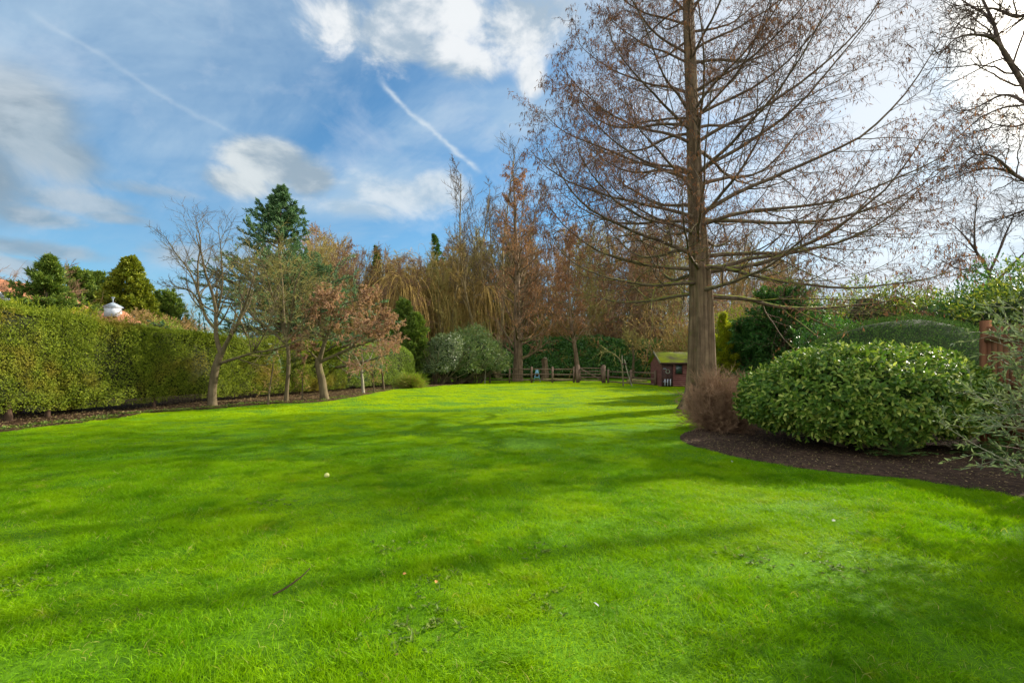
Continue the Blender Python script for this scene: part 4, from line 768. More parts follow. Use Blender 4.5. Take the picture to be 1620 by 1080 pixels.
# woodland trees: five kinds copied in loose ranks
G_W = 'bare woodland trees behind the garden'
protos = [straight_tree(121, 15, .22, .35, .24, 42, 1.0, .03, M['bark_wood'], M['twig_brown'], 'woodland_tree', 'slim bare brown-twigged tree in the wood behind the fence', twig=.020, nl=20, group=G_W, loc=(pxD(870, 52), 52, 0)),
          straight_tree(122, 13.5, .18, .30, .26, 38, 1.0, .04, M['bark_wood'], M['twig_olive'], 'woodland_tree', 'bare olive-twigged tree in the wood behind the fence', twig=.020, nl=20, group=G_W, multi=2, loc=(pxD(735, 50), 50, 0)),
          straight_tree(123, 16, .25, .40, .22, 45, 1.0, .02, M['bark_dark'], M['twig_brown'], 'woodland_tree', 'dark-trunked bare tree in the wood behind the fence', twig=.018, nl=18, group=G_W, loc=(pxD(950, 56), 56, 0)),
          straight_tree(124, 12.0, .15, .15, .24, 50, 1.2, .04, M['bark_wood'], M['twig_red'], 'woodland_tree', 'bare reddish-twigged tree in the wood behind the fence', twig=.018, nl=24, group=G_W, multi=3, loc=(pxD(690, 58), 58, 0))]
rust_p = straight_tree(125, 12.5, .16, .12, .18, 60, .9, .01, M['bark_wood'], M['twig_red'], 'rusty_woodland_tree', 'rust-brown leafy tree among the bare wood behind the fence', twig=.016, nl=34, leafm=M['rust'], leaf=dict(n=1, L=.22, W=.05, droop=-.8), group='rust-brown trees in the wood', loc=(pxD(985, 49), 49, 0))
r = np.random.default_rng(130)
def topH(px):  # how high the wood stands along the skyline of the photo (y of tree tops)
    return np.interp(px, [300, 470, 520, 600, 680, 720, 860, 950, 1040, 1150, 1250, 1330, 1420, 1500, 1700], [470, 350, 385, 405, 405, 380, 352, 345, 352, 362, 390, 415, 435, 445, 445])
spots = []
for j in range(82):
    px = 455 + (1290 - 455) * ((j * .618034) % 1); D = r.uniform(48, 84) if px < 900 else r.uniform(46, 80); D = max(D, 51) if 500 < px < 715 else D; spots.append((px, D))
spots += [(505 + 9.5 * k, 44 + 5 * ((k * .618) % 1)) for k in range(24)] + [(518 + 21 * k, 42 + 3 * ((k * .618) % 1)) for k in range(10)] + [(700 + 17 * k, 48 + 8 * ((k * .618) % 1)) for k in range(10)]
spots += [(300 + 40 * k, 66 + 4 * k) for k in range(1)]
for j, (px, D) in enumerate(spots):
    k = int(r.integers(0, 4)); root = protos[k]
    if px > 830 and r.uniform() < .13: root = rust_p
    Ht = CAMZ + (CY - topH(px) - r.uniform(-12, 34)) / F * D; H0 = (15, 13.5, 16, 12.0)[k] if root is not rust_p else 12.5; s = Ht / (H0 * .98)
    dup(root, (pxD(px, D), D, 0), r.uniform(0, 6.283), (s * .9, s * .9, s))
# twiggy undergrowth, four kinds in two ranks
G_B = 'undergrowth in the wood'
def thicket(seed, h, wd, n, twigm, leafm, label, loc, leafn=1, group=G_B):
    r = np.random.default_rng(seed); t = thing('thicket', label, 'thicket', tuple(loc), 0, group); S = r.normal(0, 1, (n, 3)) * [wd * .3, wd * .3, 0]; D = norm(np.array([0, 0, 1.]) + r.normal(0, .30, (n, 3)) * [1, 1, 0])
    P = grow(r, S, D, r.uniform(.5, 1, n) * h, 8, .09, .0); Rr = taper(np.full(n, .028), 8, .3)
    lv = branch_levels(r, P, Rr, [dict(n=8, t=(.15, 1), a=(25, 65), len=(.4, .3), K=5, wig=.14, trop=.02, S=3, rf=.6, rmin=.014), dict(n=4, t=(.1, 1), a=(25, 65), len=(.5, .4), K=4, wig=.15, trop=0, S=3, rf=.6, rmin=.011)])
    obj('stems', Geo().tubes(P, Rr, 4).tubes(*lv[0]).tubes(*lv[1]), twigm, t)
    Sp, Dp = tips(lv[1][0], leafn, r, .2); obj('foliage', Geo().leaves(Sp, norm(Dp + r.normal(0, .6, Sp.shape)), r.normal(size=Sp.shape), .16, .06), leafm, t); return t
tb = [thicket(141, 5.5, 4, 60, M['twig_brown'], M['brown_leaf'], 'brown twiggy thicket under the woodland trees', (pxD(600, 50), 50, 0)),
      thicket(142, 4.5, 4, 60, M['twig_olive'], M['hedge'], 'olive twiggy thicket under the woodland trees', (pxD(880, 51), 51, 0)),
      thicket(143, 6.5, 3.5, 50, M['twig_red'], M['rust'], 'rust-brown thicket under the woodland trees', (pxD(1040, 52), 52, 0)),
      thicket(144, 5.0, 4, 60, M['twig_brown'], M['dark_conifer'], 'dark evergreen thicket under the woodland trees', (pxD(700, 48), 48, 0))]
for j in range(64):
    px = 520 + 820 * ((j * .618034 + .3) % 1); D = r.uniform(46, 66) if not 750 < px < 1085 else r.uniform(51, 68); k = int(r.choice(4, p=[.32, .28, .20, .20])); s = r.uniform(.8, 1.45)
    dup(tb[k], (pxD(px, D), D, 0), r.uniform(0, 6.283), (s * 1.1, s * 1.1, s))
# small dark spires peeping over the willow, and a mid-wood evergreen
for i, (px, top, D, Rr, lab) in enumerate([(592, 384, 74, 4.0, 'tiny dark spire of a far conifer over the golden weeping tree'), (688, 368, 66, 4.6, 'dark spire conifer at the right end of the golden weeping trees')]):
    conifer(150 + i, CAMZ + (CY - top) / F * D, Rr, M['yew'], 'spruce', lab, (pxD(px, D), D, 0), .3, 1.1, -.04, 0, 110, .28, .10, 24, .3, eu=0)
for i, (px, D, rx, h, lab) in enumerate([(745, 53, 3.8, 9.6, 'tall dark evergreen mass in the wood left of the rusty conifer'), (790, 57, 3.2, 9.0, 'dark evergreen behind the tall multi-stemmed tree'), (1010, 60, 3.4, 7.6, 'dark evergreen deep in the wood left of the big trunk')]):
    shrub(155 + i, rx, 2.4, h, M['yew'], 'evergreen_tree', lab, (pxD(px, D), D, 0), 7000, .34, .12, .22, up=.3, cat='tree', freq=1.0, depth=.35, core=.6)
straight_tree(161, 15, .3, .3, .36, 45, 1.3, .03, M['bark_wood'], M['twig_brown'], 'bare_tree', 'bare crown spreading just right of the blue-green conifer top', loc=(pxD(500, 54), 54, 0), twig=.016, nl=20, multi=2).scale = (1.0, 1.0, 1.13)
# laurel hedge, at the back of the second garden
lp = [(pxD(770, 47), 47, 3.5), (pxD(850, 46), 46, 3.9), (pxD(930, 45.5), 45.5, 3.95), (pxD(1000, 45), 45, 3.7), (pxD(1065, 44.5), 44.5, 3.5)]
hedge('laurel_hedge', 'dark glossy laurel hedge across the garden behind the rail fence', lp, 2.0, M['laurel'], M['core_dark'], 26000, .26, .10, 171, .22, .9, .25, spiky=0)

# ------------------------------------------------------------------ rail fence, gate, staked tree, shed
def y_base(px): return np.interp(px, [700, 745, 910, 960, 1045], [604.0, 604.2, 605.6, 606.6, 611.5])
fence = thing('rail_fence', 'brown post-and-rail fence across the end of the lawn', 'fence', tuple(G(747, y_base(747)))); fo = np.array(fence.location)
def fence_pt(px): return G(px, float(y_base(px)))
posts = [724, 747, 775, 806, 841, 874, 908]; r = np.random.default_rng(180)
for px in posts:
    b = fence_pt(px) - fo; obj('post', Geo().box(b + [0, 0, .57], (.13, .13, 1.26), .1).box(b + [0, 0, 1.215], (.10, .10, .05), .1, .4), M['wood_fence'], fence)
for a, b in zip(posts[:-1], posts[1:]):
    A, B = fence_pt(a) - fo, fence_pt(b) - fo
    for z in (1.02, .62, .20): obj('rail', Geo().beam(A + [0, .085, z + r.normal(0, .012)], B + [0, .085, z + r.normal(0, .012)], .04, .10), M['wood_fence'], fence)
fence2 = thing('rail_fence', 'short run of low rail fence between the gate and the red-brown shed', 'fence', tuple(fence_pt(1000))); fo2 = np.array(fence2.location)
p2 = [962, 998, 1037]
for px in p2: b = fence_pt(px) - fo2; obj('post', Geo().box(b + [0, 0, .48], (.12, .12, 1.08), .1).box(b + [0, 0, 1.035], (.09, .09, .04), .1, .4), M['wood_fence'], fence2)
for a, b in zip(p2[:-1], p2[1:]):
    A, B = fence_pt(a) - fo2, fence_pt(b) - fo2
    for z in (.88, .50, .16): obj('rail', Geo().beam(A + [0, .08, z], B + [0, .08, z - .03], .04, .09), M['wood_fence'], fence2)
gate = thing('field_gate', 'wooden five-bar gate with diagonal brace between stout posts', 'gate', tuple(fence_pt(934))); go_ = np.array(gate.location)
A, B = fence_pt(914) - go_, fence_pt(955) - go_
for nm, P_ in (('gate_post', A), ('gate_post', B)): obj(nm, Geo().box(P_ + [0, 0, .62], (.26, .26, 1.4)).box(P_ + [0, 0, 1.345], (.22, .22, .05), 0, .5), M['wood_fence'], gate)
u = norm(B - A); A2, B2 = A + u * .18, B - u * .18
for z in (1.12, .88, .66, .44, .22): obj('bar', Geo().beam(A2 + [0, 0, z], B2 + [0, 0, z], .035, .08), M['wood_fence'], gate)
obj('brace', Geo().beam(A2 + [0, -.04, 1.10], B2 + [0, -.04, .24], .03, .07), M['wood_fence'], gate); obj('stile', Geo().beam(A2 + [0, 0, .16], A2 + [0, 0, 1.2], .06, .07), M['wood_fence'], gate); obj('stile', Geo().beam(B2 + [0, 0, .16], B2 + [0, 0, 1.2], .06, .07), M['wood_fence'], gate)
b = G(767, 605.8); t = thing('leaning_stake', 'pale leaning stake in front of the fence under the airy shrub', 'stake', tuple(b)); obj('pole', Geo().tubes(np.array([[[0, 0, -.05], [.02, 0, .6], [.10, 0, 1.3]]]), np.array([[.04, .04, .035]]), 7), M['bark_pale'], t)
def staked():
    b = G(987, 611.5); t = thing('staked_sapling', 'bent young tree tied to a leaning stake before the low fence', 'tree', tuple(b)); r = np.random.default_rng(190); D = b[1]
    P = catmull([W(*p) - b for p in [(986, 612, D), (985, 590, D), (983, 574, D), (978, 566, D), (968, 558, D - .3), (958, 556, D - .5), (946, 560, D - .6)]], 16)[None]; Rr = np.linspace(.055, .015, 16)[None]
    lv = branch_levels(r, P, Rr, [dict(n=12, t=(.45, 1), a=(30, 80), len=(.30, .2), K=6, wig=.12, trop=-.06, S=3, rf=.4, rmin=.010), dict(n=4, t=(.2, 1), a=(25, 60), len=(.5, .4), K=4, wig=.1, trop=-.1, S=3, rf=.6, rmin=.008)])
    obj('trunk', Geo().tubes(P, Rr, 7), M['bark_olive'], t, smooth=True); obj('twigs', Geo().tubes(*lv[0]).tubes(*lv[1]), M['twig_olive'], t)
    s = thing('tree_stake', 'pair of pale crossed stakes holding the bent young tree', 'stake', tuple(b + [.35, .1, 0])); 
    obj('pole', Geo().tubes(np.array([[[-.30, 0, 1.75], [-.1, 0, .9], [.22, 0, -.05]]]), np.full((1, 3), .035), 7), M['bark_pale'], s); obj('pole', Geo().tubes(np.array([[[-.42, .1, 2.0], [-.40, .05, 1.0], [-.38, 0, -.05]]]), np.full((1, 3), .035), 7), M['bark_pale'], s)
    obj('tie', Geo().box((-.33, -.02, 1.45), (.30, .12, .07)), M['shed_trim'], s)
staked()
def shed():
    D = 30.0; x0, x1 = pxD(1047, D), pxD(1163, D); wd = x1 - x0; dp = 2.4; t = thing('garden_shed', 'red-brown boarded shed with mossy roof behind the big trunk', 'shed', ((x0 + x1) / 2, D, 0)); h = wd / 2; ey = 1.52
    g = Geo()
    for k in range(12): z = .06 + k * .125; g.beam((-h, -.012 * 1, z + .055), (h, -.012, z + .055), .022, .128); g.beam((-h, dp + .012, z + .055), (h, dp + .012, z + .055), .022, .128)
    V = [[s * h, y, z] for s in (-1, 1) for (y, z) in ((0, 0), (dp, 0), (dp, ey), (dp / 2, ey + .62), (0, ey))]
    g.add(V, f4=[[0, 1, 2, 4], [5, 9, 7, 6]], f3=[[2, 3, 4], [7, 9, 8]])
    g.add([[-h, .003, 0], [h, .003, 0], [h, .003, ey], [-h, .003, ey]], f4=[[0, 1, 2, 3]]); obj('wall', g, M['shed_wall'], t)
    o_ = .16; zr, ze = ey + .70, ey + .02; th = .05
    rf = obj('roof', Geo().add([[-h - o_, -.18, ze], [h + o_, -.18, ze], [h + o_, dp / 2, zr], [-h - o_, dp / 2, zr], [-h - o_, dp + .18, ze], [h + o_, dp + .18, ze], [-h - o_, -.18, ze - th], [h + o_, -.18, ze - th], [h + o_, dp / 2, zr - th], [-h - o_, dp / 2, zr - th], [-h - o_, dp + .18, ze - th], [h + o_, dp + .18, ze - th]],
        f4=[[0, 1, 2, 3], [3, 2, 5, 4], [6, 9, 8, 7], [9, 10, 11, 8], [0, 6, 7, 1], [4, 5, 11, 10], [0, 3, 9, 6], [3, 4, 10, 9], [1, 7, 8, 2], [2, 8, 11, 5]]), M['moss_roof'], t)
    for s in (-1, 1): obj('bargeboard', Geo().beam((s * (h + o_ + .012), -.22, ze - .04), (s * (h + o_ + .012), dp / 2, zr), .022, .16), M['roof_edge'], rf)
    obj('fascia', Geo().box((0, -.195, ze - .05), (2 * h + 2 * o_, .022, .09)), M['shed_trim'], rf)
    dr = obj('door', Geo().box((-h + .35, -.045, .74), (.62, .03, 1.42)), M['shed_trim'], t); obj('hinge', Geo().box((-h + .17, -.07, 1.15), (.22, .012, .04)).box((-h + .17, -.07, .35), (.22, .012, .04)), M['lead'], dr)
    obj('wreath', Geo().tubes(np.array([[[-h + .35 + .12 * math.cos(a), -.075, .98 + .12 * math.sin(a)] for a in np.linspace(0, 6.283, 17)]]), np.full((1, 17), .022), 6), M['pale_leaf'], dr)
    for s in range(3): obj('picket', Geo().box((-h + .17 + .17 * s, -.09, .30), (.06, .02, .42)), M['white'], dr)
    wn = obj('window', Geo().box((-h + 1.05, -.04, 1.12), (.44, .04, .62)), M['shed_trim'], t); obj('pane', Geo().box((-h + 1.05, -.064, 1.12), (.34, .012, .52)), M['glass'], wn)
    obj('corner_board', Geo().box((-h + .02, -.04, ey / 2), (.08, .03, ey)).box((h - .02, -.04, ey / 2), (.08, .03, ey)), M['shed_trim'], t)
shed()
b = np.array([pxD(862, 41.5), 41.5, -.1]); t = thing('tree_stump', 'tall broken brown stump standing behind the fence', 'stump', tuple(b)); z = np.linspace(0, 2.0, 9); P = np.stack([.03 * np.sin(z * 3), 0 * z, z], 1)[None]
r = np.random.default_rng(5); obj('trunk', Geo().tubes(P, (np.linspace(.34, .24, 9)[:, None] * (1 + .12 * r.normal(size=(9, 14))))[None], 14), M['bark_redwood'], t); obj('broken_top', Geo().box((0, 0, 2.02), (.34, .3, .14), .4, .5), M['bark_pale'], t)
b = np.array([pxD(849.5, 38.6), 38.6, -.1]); t = thing('folding_easel', 'small pale blue folding frame standing behind the fence', 'easel', tuple(b))
for s in (-1, 1): obj('leg', Geo().beam((s * .28, -.1, 0), (s * .05, 0, 1.1), .05, .07), M['blue'], t)
obj('crossbar', Geo().beam((-.2, -.08, .45), (.2, -.08, .45), .04, .08), M['blue'], t); obj('board', Geo().box((0, -.03, .85), (.20, .04, .35)), M['blue'], t)
for (px, D, sx, lab) in [(884, 40, 2.6, 'low grey-brown log lying in the garden behind the fence'), (1008, 38, 1.6, 'short log behind the low fence near the shed')]:
    b = np.array([pxD(px, D), D, -.02]); P = np.array([[[-sx / 2, 0, .08], [-.2, .05, .12], [sx / 2, .1, .08]]]); tag(obj('fallen_log', Geo().tubes(P, np.array([[.13, .14, .11]]), 9), M['bark_wood'], loc=tuple(b), smooth=True), lab, 'log')

# ------------------------------------------------------------------ right-hand side: shrubs behind
conifer(201, 3.9, .85, M['yellowgreen'], 'golden_conifer', 'golden-yellow narrow conifer just right of the big trunk', (pxD(1142, 24), 24, 0), .0, .7, .0, 35, 110, .14, .04, 36, .15, up=.6, round_=.2)
conifer(202, 4.6, 2.4, M['dark_conifer'], 'dark_conifer', 'wide dark green conifer bush behind the twiggy shrub', (pxD(1238, 23), 23, 0), .0, .7, -.02, 8, 170, .17, .05, 44, .2, round_=.6)
conifer(203, 3.2, 1.8, M['dark_conifer'], 'dark_conifer', 'lower dark green conifer bush beside the shed roof', (pxD(1190, 24), 24, 0), .0, .7, -.02, 8, 120, .17, .05, 44, .2, round_=.6)
bk = [(1345, 25, 2.3, 4.9, 'rhodo', 'dark leafy shrub right of the wide dark conifer bush'), (1400, 21, 2.4, 5.0, 'mixed_green', 'tall yellow-green shrub behind the clipped yew, left one'), (1470, 19.5, 2.4, 4.7, 'mixed_green', 'tall yellow-green shrub behind the clipped yew, right one'),
      (1560, 17, 2.4, 4.6, 'laurel', 'glossy evergreen shrub rising behind the panel fence'), (1290, 30, 3.2, 5.6, 'mixed_green', 'loose mixed green shrub behind the wide dark conifer bush'), (1175, 31, 2.5, 4.6, 'hedge', 'olive bushy shrub behind the shed roof'), (1340, 17.5, 1.9, 3.0, 'laurel', 'low glossy shrub directly behind the clipped yew'), (1660, 14, 2.4, 4.4, 'mixed_green', 'yellow-green shrub at the right photo edge over the fence')]
for i, (px, D, rx, h, m_, lab) in enumerate(bk):
    shrub(210 + i, rx, 1.7, h, M[m_], 'tall_shrub', lab, (pxD(px, D), D, 0), 8500, .15, .055, .24, up=.4, whisk=260, core=.72, freq=1.7, depth=.2)
shrub(225, 2.7, 1.6, 2.72, M['yew'], 'clipped_yew', 'dark clipped domed yew behind the big variegated shrub', (pxD(1440, 12.2), 12.4, 0), 42000, .055, .018, .04, up=.2, depth=.06, core=.93, freq=1.6)
# bare thickets among them
for px, D, s, k in [(1200, 34, 1.1, 2), (1260, 36, 1.2, 0), (1320, 33, 1.05, 1), (1390, 32, 1.0, 0), (1160, 36, 1.3, 1), (1230, 29, .8, 2), (1110, 38, 1.2, 0), (1450, 28, .95, 2)]:
    dup(tb[k], (pxD(px, D), D, 0), px * .1, s, group=G_B)
for j, (px, D, s) in enumerate([(1330, 44, .62), (1400, 42, .55), (1480, 40, .5), (1560, 40, .55), (1290, 50, .8)]):
    dup(protos[j % 4], (pxD(px, D), D, 0), j * 1.3, s)

# big variegated shrub in the bed
def big_bush():
    shrub(230, 2.3, 1.55, 1.95, M['aucuba'], 'variegated_shrub', 'big domed shrub of glossy yellow-flecked green leaves in the soil bed', (pxD(1372, 8.85), 8.95, 0), 4900, .130, .060, .11, shape=7, rosette=8, up=.15, depth=.26, droop=-.12, core=.76, stems=40, bottom=.06, low=-.75)
big_bush()
# twiggy brown shrub left of it
def twiggy():
    r = np.random.default_rng(240); b = np.array([pxD(1140, 11.0), 11.0, 0]); t = thing('twiggy_shrub', 'leafless reddish-brown twiggy mound between the big trunk and the variegated shrub', 'shrub', tuple(b))
    n = 170; a = r.uniform(0, 6.283, n); e = r.uniform(.12, 1.5, n); D = np.stack([np.cos(a) * np.cos(e), np.sin(a) * np.cos(e), np.sin(e)], 1); S = np.stack([np.cos(a), np.sin(a), 0 * a], 1) * r.uniform(0, .25, n)[:, None]
    Lm = 1 / np.sqrt((np.cos(e) / .92) ** 2 + (np.sin(e) / 1.45) ** 2); P = grow(r, S, D, Lm * r.uniform(.6, .9, n), 8, .10, .03); Rr = taper(np.full(n, .010), 8, .3)
    lv = branch_levels(r, P, Rr, [dict(n=10, t=(.2, 1), a=(20, 60), len=(.40, .30), K=6, wig=.12, trop=.05, S=3, rf=.7, rmin=.0055), dict(n=9, t=(.1, 1), a=(20, 60), len=(.55, .45), K=4, wig=.14, trop=.05, S=3, rf=.7, rmin=.0042)])
    obj('stems', Geo().tubes(P, Rr, 5).tubes(*lv[0]), M['twig_red'], t); obj('twigs', Geo().tubes(*lv[1]), M['twig_red'], t)
twiggy()
# tall close-board fence on the right
def panel_fence():
    x = 8.95; t = thing('panel_fence', 'tall orange-brown close-board fence at the right edge behind the shrubs', 'fence', (x, 9.1, 0)); r = np.random.default_rng(250)
    ys = np.arange(0, 7.6, 1.85)
    for y in ys: obj('post', Geo().box((0.02, -y, 1.16), (.12, .12, 2.36)), M['wood_panel'], t)
    for a, b in zip(ys[:-1], ys[1:]):
        g = Geo(); yy = np.arange(a + .10, b - .08, .105)
        for y in yy: g.box((.0 + r.normal(0, .003), -y, 1.13), (.022, .118, 2.18 + r.normal(0, .006)), .08)
        obj('board_panel', g, M['wood_panel'], t)
        for z in (.35, 1.15, 1.98): obj('rail', Geo().box((-.045, -(a + b) / 2, z), (.05, b - a - .12, .09)), M['wood_panel'], t)
panel_fence()
# loose grey-green shrub close on the right
def olive_bush():
    r = np.random.default_rng(260); b = np.array([5.25, 4.2, 0]); t = thing('grey_leaved_shrub', 'loose grey-green shrub with long pale stems at the right photo edge', 'shrub', tuple(b)); n = 110
    a = r.uniform(1.6, 5.2, n); e = r.uniform(.35, 1.45, n); D = np.stack([np.cos(a) * np.cos(e), np.sin(a) * np.cos(e), np.sin(e)], 1); S = r.normal(0, .14, (n, 3)) * [1, 1, 0]; S[:, 2] = r.uniform(.3, 1.5, n)
    tr_ = grow(r, r.normal(0, .05, (7, 3)) * [1, 1, 0], norm(r.normal(0, .18, (7, 3)) + [0, 0, 1]), r.uniform(1.2, 1.9, 7), 9, .06)
    P = grow(r, S, D, r.uniform(.55, 1.15, n), 10, .08, -.02); Rr = taper(np.full(n, .0065), 10, .3)
    lv = branch_levels(r, P, Rr, [dict(n=6, t=(.25, 1), a=(25, 60), len=(.38, .28), K=6, wig=.1, trop=.04, S=4, rf=.6, rmin=.003)])
    obj('stems', Geo().tubes(P, Rr, 6).tubes(*lv[0]).tubes(tr_, taper(np.full(7, .02), 9), 7), M['bark_pale'], t, smooth=True); g = Geo()
    for PP, k in ((lv[0][0], 12), (P, 12)): 
        S2, D2 = tips(PP, k, r, .3); g.leaves(S2, norm(D2 + r.normal(0, .6, D2.shape) + [0, 0, .2]), r.normal(size=S2.shape) + [0, 0, .8], r.uniform(.04, .08, len(S2)), .017, .2, 7)
    obj('foliage', g, M['olive_leaf'], t)
olive_bush()
def fern(b, seed, lab):
    r = np.random.default_rng(seed); n = 26; t = thing('fern', lab, 'fern', tuple(b)); a = r.uniform(0, 6.283, n); e = r.uniform(.4, 1.1, n); D = np.stack([np.cos(a) * np.cos(e), np.sin(a) * np.cos(e), np.sin(e)], 1)
    P = grow(r, np.zeros((n, 3)), D, r.uniform(.35, .6, n), 8, .04, -.10); obj('stems', Geo().tubes(P, taper(np.full(n, .004), 8), 3), M['bark_olive'], t); g = Geo()
    S2, D2 = tips(P, 22, r, .15); sd_ = norm(np.cross(D2, [0, 0, 1.])) * r.choice([-1, 1], len(S2))[:, None]; g.leaves(S2, sd_ + D2 * .4, np.array([[0, 0, 1.]]) + r.normal(0, .1, S2.shape), .085, .02); obj('fronds', g, M['laurel'], t)
fern((pxD(1535, 8.0), 8.0, .03), 270, 'dark green fern in the shaded soil left of the fence'); fern((pxD(1590, 7.4), 7.4, .03), 271, 'fern under the pale-stemmed grey shrub'); fern((pxD(1420, 7.75), 7.75, .03), 272, 'small fern at the foot of the variegated shrub')

# large bare tree standing right of the frame, reaching in
base = np.array([24.8, 14.7, 0])
limb_tree('spreading_bare_tree', 'big bare tree whose dark boughs reach in from the upper right edge', 'tree', base, [
    ([(0, 0, -.1), (-.3, 0, 5), (-.8, .3, 10), (-1, .5, 15), (-.7, .5, 22)], 0.520, 0.120)] + loc_limbs(base, [
    ([(1900, 330, 15.6), (1760, 240, 15.8), (1660, 195, 16.1), (1616, 128, 16.4), (1585, 78, 16.6), (1574, 40, 16.8), (1556, 0, 17.0), (1530, -50, 17.2)], 0.128, 0.021),
    ([(1612, 122, 16.4), (1580, 70, 16.3), (1545, 55, 15.9), (1512, 62, 15.8), (1484, 88, 15.6)], 0.068, 0.011),
    ([(1660, 195, 16.1), (1625, 165, 16.8), (1590, 150, 17.5), (1555, 165, 18.0), (1525, 180, 18.2)], 0.068, 0.011),
    ([(1900, 420, 15.6), (1780, 350, 16.1), (1690, 310, 16.6), (1640, 296, 16.8), (1605, 276, 17.0), (1570, 266, 17.2), (1535, 272, 17.3), (1496, 290, 17.5)], 0.105, 0.012),
    ([(1605, 276, 17.0), (1575, 250, 16.4), (1545, 245, 16.1), (1518, 262, 15.8)], 0.053, 0.009),
    ([(1780, 350, 16.1), (1700, 345, 17.3), (1640, 330, 18.0), (1600, 340, 18.6), (1560, 355, 18.9)], 0.090, 0.011),
    ([(1860, 120, 15.8), (1740, 30, 15.9), (1660, 14, 16.3), (1610, 26, 16.4), (1565, 12, 16.6), (1520, 24, 16.8)], 0.112, 0.012),
    ([(1574, 40, 16.8), (1555, 20, 17.5), (1530, 5, 18.0), (1500, -15, 18.4)], 0.060, 0.011),
    ([(1700, 215, 15.9), (1650, 190, 15.2), (1605, 200, 14.7), (1565, 195, 14.5)], 0.060, 0.009)]),
    [dict(n=17, t=(.3, 1), a=(30, 65), len=(.27, .20), K=9, wig=.17, trop=-.01, S=5, rf=.45, rmin=.014),
     dict(n=8, t=(.15, 1), a=(25, 60), len=(.5, .4), K=7, wig=.15, trop=0, S=3, rf=.5, rmin=.0095), dict(n=5, t=(.1, 1), a=(25, 60), len=(.55, .4), K=5, wig=.17, trop=0, S=3, rf=.6, rmin=.0062)],
    M['silhouette'], M['silhouette'], seed=14)
base = np.array([pxD(1575, 19), 19, 0])
limb_tree('small_bare_tree', 'crooked bare tree over the shrubs near the right photo edge', 'tree', base, loc_limbs(base, [
    ([(1578, 640, 19), (1580, 520, 19), (1576, 470, 19), (1572, 445, 19)], .15, .10),
    ([(1572, 445, 19), (1556, 415, 19), (1545, 395, 18.9), (1542, 350, 18.8), (1546, 310, 18.7)], .07, .010),
    ([(1572, 445, 19), (1545, 430, 18.8), (1515, 425, 18.6), (1490, 412, 18.4)], .06, .009),
    ([(1556, 415, 19), (1535, 385, 19.2), (1518, 365, 19.4), (1500, 350, 19.6)], .05, .008),
    ([(1572, 450, 19), (1595, 425, 19), (1615, 405, 19), (1640, 380, 19)], .06, .010),
    ([(1566, 430, 19), (1585, 385, 19), (1600, 350, 19), (1610, 320, 19)], .05, .008)]),
    [dict(n=9, t=(.25, 1), a=(30, 70), len=(.42, .3), K=8, wig=.15, trop=.03, S=4, rf=.5, rmin=.013), dict(n=7, t=(.15, 1), a=(25, 65), len=(.45, .35), K=6, wig=.16, trop=.0, S=3, rf=.55, rmin=.008), dict(n=4, t=(.1, 1), a=(25, 65), len=(.5, .4), K=4, wig=.15, trop=0, S=3, rf=.6, rmin=.006)], M['silhouette'], M['silhouette'], seed=12)

# ------------------------------------------------------------------ litter and small things
def litter(name, label, poly, x0, x1, y0, y1, n, seed, size):
    r = np.random.default_rng(seed); x, y = r.uniform(x0, x1, n), r.uniform(y0, y1, n); k = inside(x, y, poly); x, y = x[k], y[k]; P = np.stack([x, y, hgt(x, y) + .045], 1)
    d = norm(r.normal(size=P.shape) * [1, 1, .25]); g = Geo().leaves(P, d, np.array([[0, 0, 1.]]) + r.normal(0, .35, P.shape), r.uniform(.4, 1.4, len(P)) * size, size * .45)
    tag(obj(name, g, M['strand']), label, 'litter', kind='stuff')
litter('leaf_litter', 'fallen brown leaves and twigs along the foot of the left hedge', bed_l, -15, -4, 5, 34, 60000, 301, .055)
litter('soil_crumbs', 'pale bark chips and crumbs strewn over the dark right-hand soil bed', bed_r, 3, 10, 3, 13, 15000, 302, .032)
def small_plants(seed, n, along, lab):
    r = np.random.default_rng(seed); P = []
    for i in range(n):
        u = r.uniform(*along); j = int(u * (len(edge_l) - 1)); e = edge_l[j]; P.append([e[0] - r.uniform(.1, .7), e[1] + r.uniform(-.1, .1), 0])
    P = np.array(P); P[:, 2] = hgt(P[:, 0], P[:, 1]) + .03; Pn = np.repeat(P, 14, 0) + r.normal(0, .05, (n * 14, 3)) * [1, 1, .2]; d = norm(r.normal(size=Pn.shape) * [1, 1, .3] + [0, 0, .5])
    tag(obj('ground_cover', Geo().leaves(Pn, d, r.normal(0, .3, Pn.shape) + [0, 0, 1], .07, .035), M['green_conifer']), lab, 'ground cover', kind='stuff')
small_plants(305, 260, (.05, .85), 'small green weeds along the border under the left hedge')
b = G(462, 930, 0); P = catmull([G(432, 946) - b + [0, 0, .03], G(450, 938) - b + [0, 0, .035], G(470, 926) - b + [0, 0, .045], G(482, 917) - b + [0, 0, .05], G(490, 908) - b + [0, 0, .05]], 14)[None]
tag(obj('fallen_stick', Geo().tubes(P, np.linspace(.0065, .0035, 14)[None], 6), M['stick'], loc=tuple(b + [0, 0, float(hgt(b[0], b[1]))])), 'thin curved dark stick lying on the foreground lawn', 'stick')
def uv_ball(rad, c=(0, 0, 0)):
    U, Vv = np.meshgrid(np.linspace(0, 2 * np.pi, 17)[:-1], np.linspace(-.5 * np.pi, .5 * np.pi, 9)); q = np.stack([np.cos(U) * np.cos(Vv), np.sin(U) * np.cos(Vv), np.sin(Vv)], -1) * rad + np.array(c)
    i = (np.arange(8)[:, None] * 16 + np.arange(16)[None, :]); i2 = (np.arange(8)[:, None] * 16 + (np.arange(16)[None, :] + 1) % 16); return Geo().add(q, f4=np.stack([i, i2, i2 + 16, i + 16], -1).reshape(-1, 4))
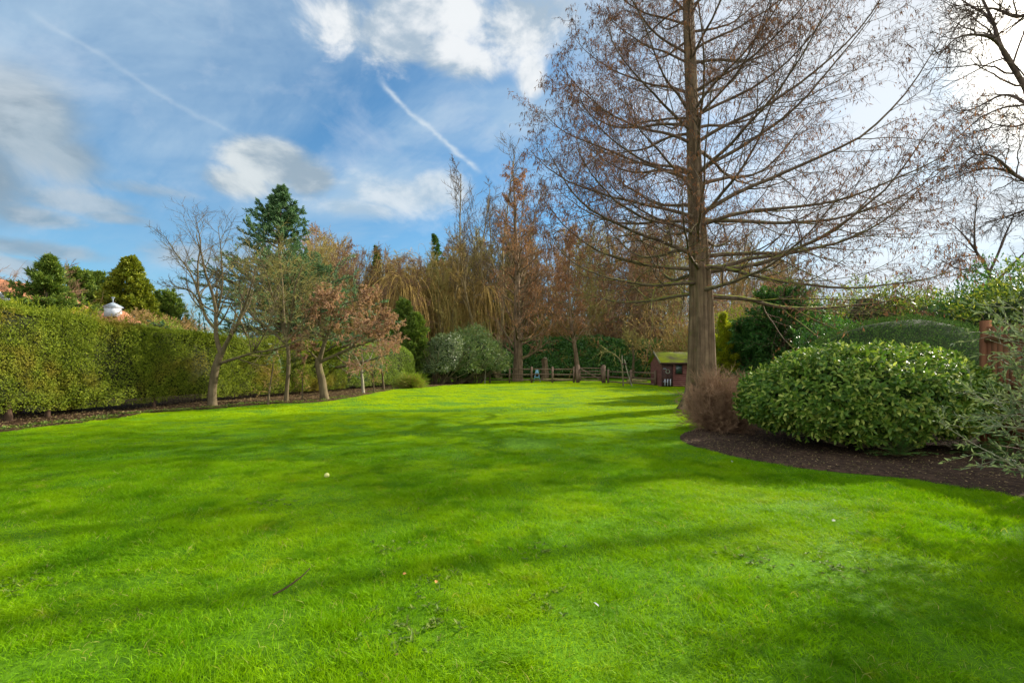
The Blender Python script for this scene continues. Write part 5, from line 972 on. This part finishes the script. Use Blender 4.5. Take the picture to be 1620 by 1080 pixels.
b = G(517, 756, 0); tag(obj('tennis_ball', uv_ball(.033), M['ball'], loc=tuple(b + [0, 0, .04 + float(hgt(b[0], b[1]))]), smooth=True), 'faded yellow ball lying on the lawn', 'ball')
def flat_leaf(name, px, py, L, Wd, mat, lab, cat, ang, z=.05):
    b = G(px, py, z); b[2] = z + float(hgt(b[0], b[1])); d = np.array([[math.cos(ang), math.sin(ang), .15]]); tag(obj(name, Geo().leaves(np.zeros((1, 3)) - d * L / 2, d, np.array([[.3, -.5, 1.]]), L, Wd, .2, 7), mat, loc=tuple(b)), lab, cat)
flat_leaf('feather', 943, 957, .06, .016, M['feather'], 'small white feather standing in the foreground grass', 'feather', 2.0, .06)
flat_leaf('fallen_leaf', 1319, 820, .05, .03, M['pale_leaf'], 'pale bleached leaf on the lawn in front of the variegated shrub', 'leaf', .3)
flat_leaf('fallen_leaf', 1158, 727, .06, .04, M['pale_leaf'], 'pale leaf on the shaded grass by the left end of the soil bed', 'leaf', 1.0)
flat_leaf('fallen_leaf', 690, 922, .045, .025, M['dead_leaf'], 'orange-brown leaf in the grass at the photo centre foreground', 'leaf', 1.6)
flat_leaf('fallen_leaf', 640, 908, .03, .02, M['dead_leaf'], 'smaller orange leaf left of its larger neighbour in the grass', 'leaf', .6)

def lawn_bits():
    r = np.random.default_rng(401); g = Geo(); g2 = Geo()
    for px, py, n, sp in [(665, 1000, 34, .15), (690, 925, 16, .12), (840, 872, 14, .12), (620, 870, 14, .14), (870, 960, 14, .10), (20, 930, 20, .1), (1180, 880, 18, .12), (1320, 900, 22, .14), (420, 800, 18, .15)]:
        b = G(px, py); P = b + r.normal(0, sp, (n, 3)) * [1, 1, 0]; P[:, 2] = hgt(P[:, 0], P[:, 1]) + .012; P = np.repeat(P, 6, 0); d = norm(r.normal(size=P.shape) * [1, 1, 0] + [0, 0, .55]); g.leaves(P, d, r.normal(0, .2, P.shape) + [0, 0, 1], r.uniform(.02, .045, len(P)), r.uniform(.010, .018, len(P)), .2, 7)
    tag(obj('lawn_weeds', g, M['green_conifer']), 'small dark rosette weeds growing through the foreground lawn', 'weeds', kind='stuff')
    y = np.sqrt(r.uniform(4, 300, 240)); x = r.uniform(-1, 1, 240) * y * 1.05; k = ~inside(x, y, bed_r) & ~inside(x, y, bed_l); x, y = x[k], y[k]; P = np.stack([x, y, hgt(x, y) + .035], 1)
    g2.leaves(P, norm(r.normal(size=P.shape) * [1, 1, .4]), r.normal(0, .4, P.shape) + [0, 0, 1], r.uniform(.015, .035, len(P)), r.uniform(.008, .016, len(P)), .2, 7)
    tag(obj('leaf_scraps', g2, M['brown_leaf']), 'tiny brown leaf scraps scattered thinly over the lawn', 'litter', kind='stuff')
lawn_bits()
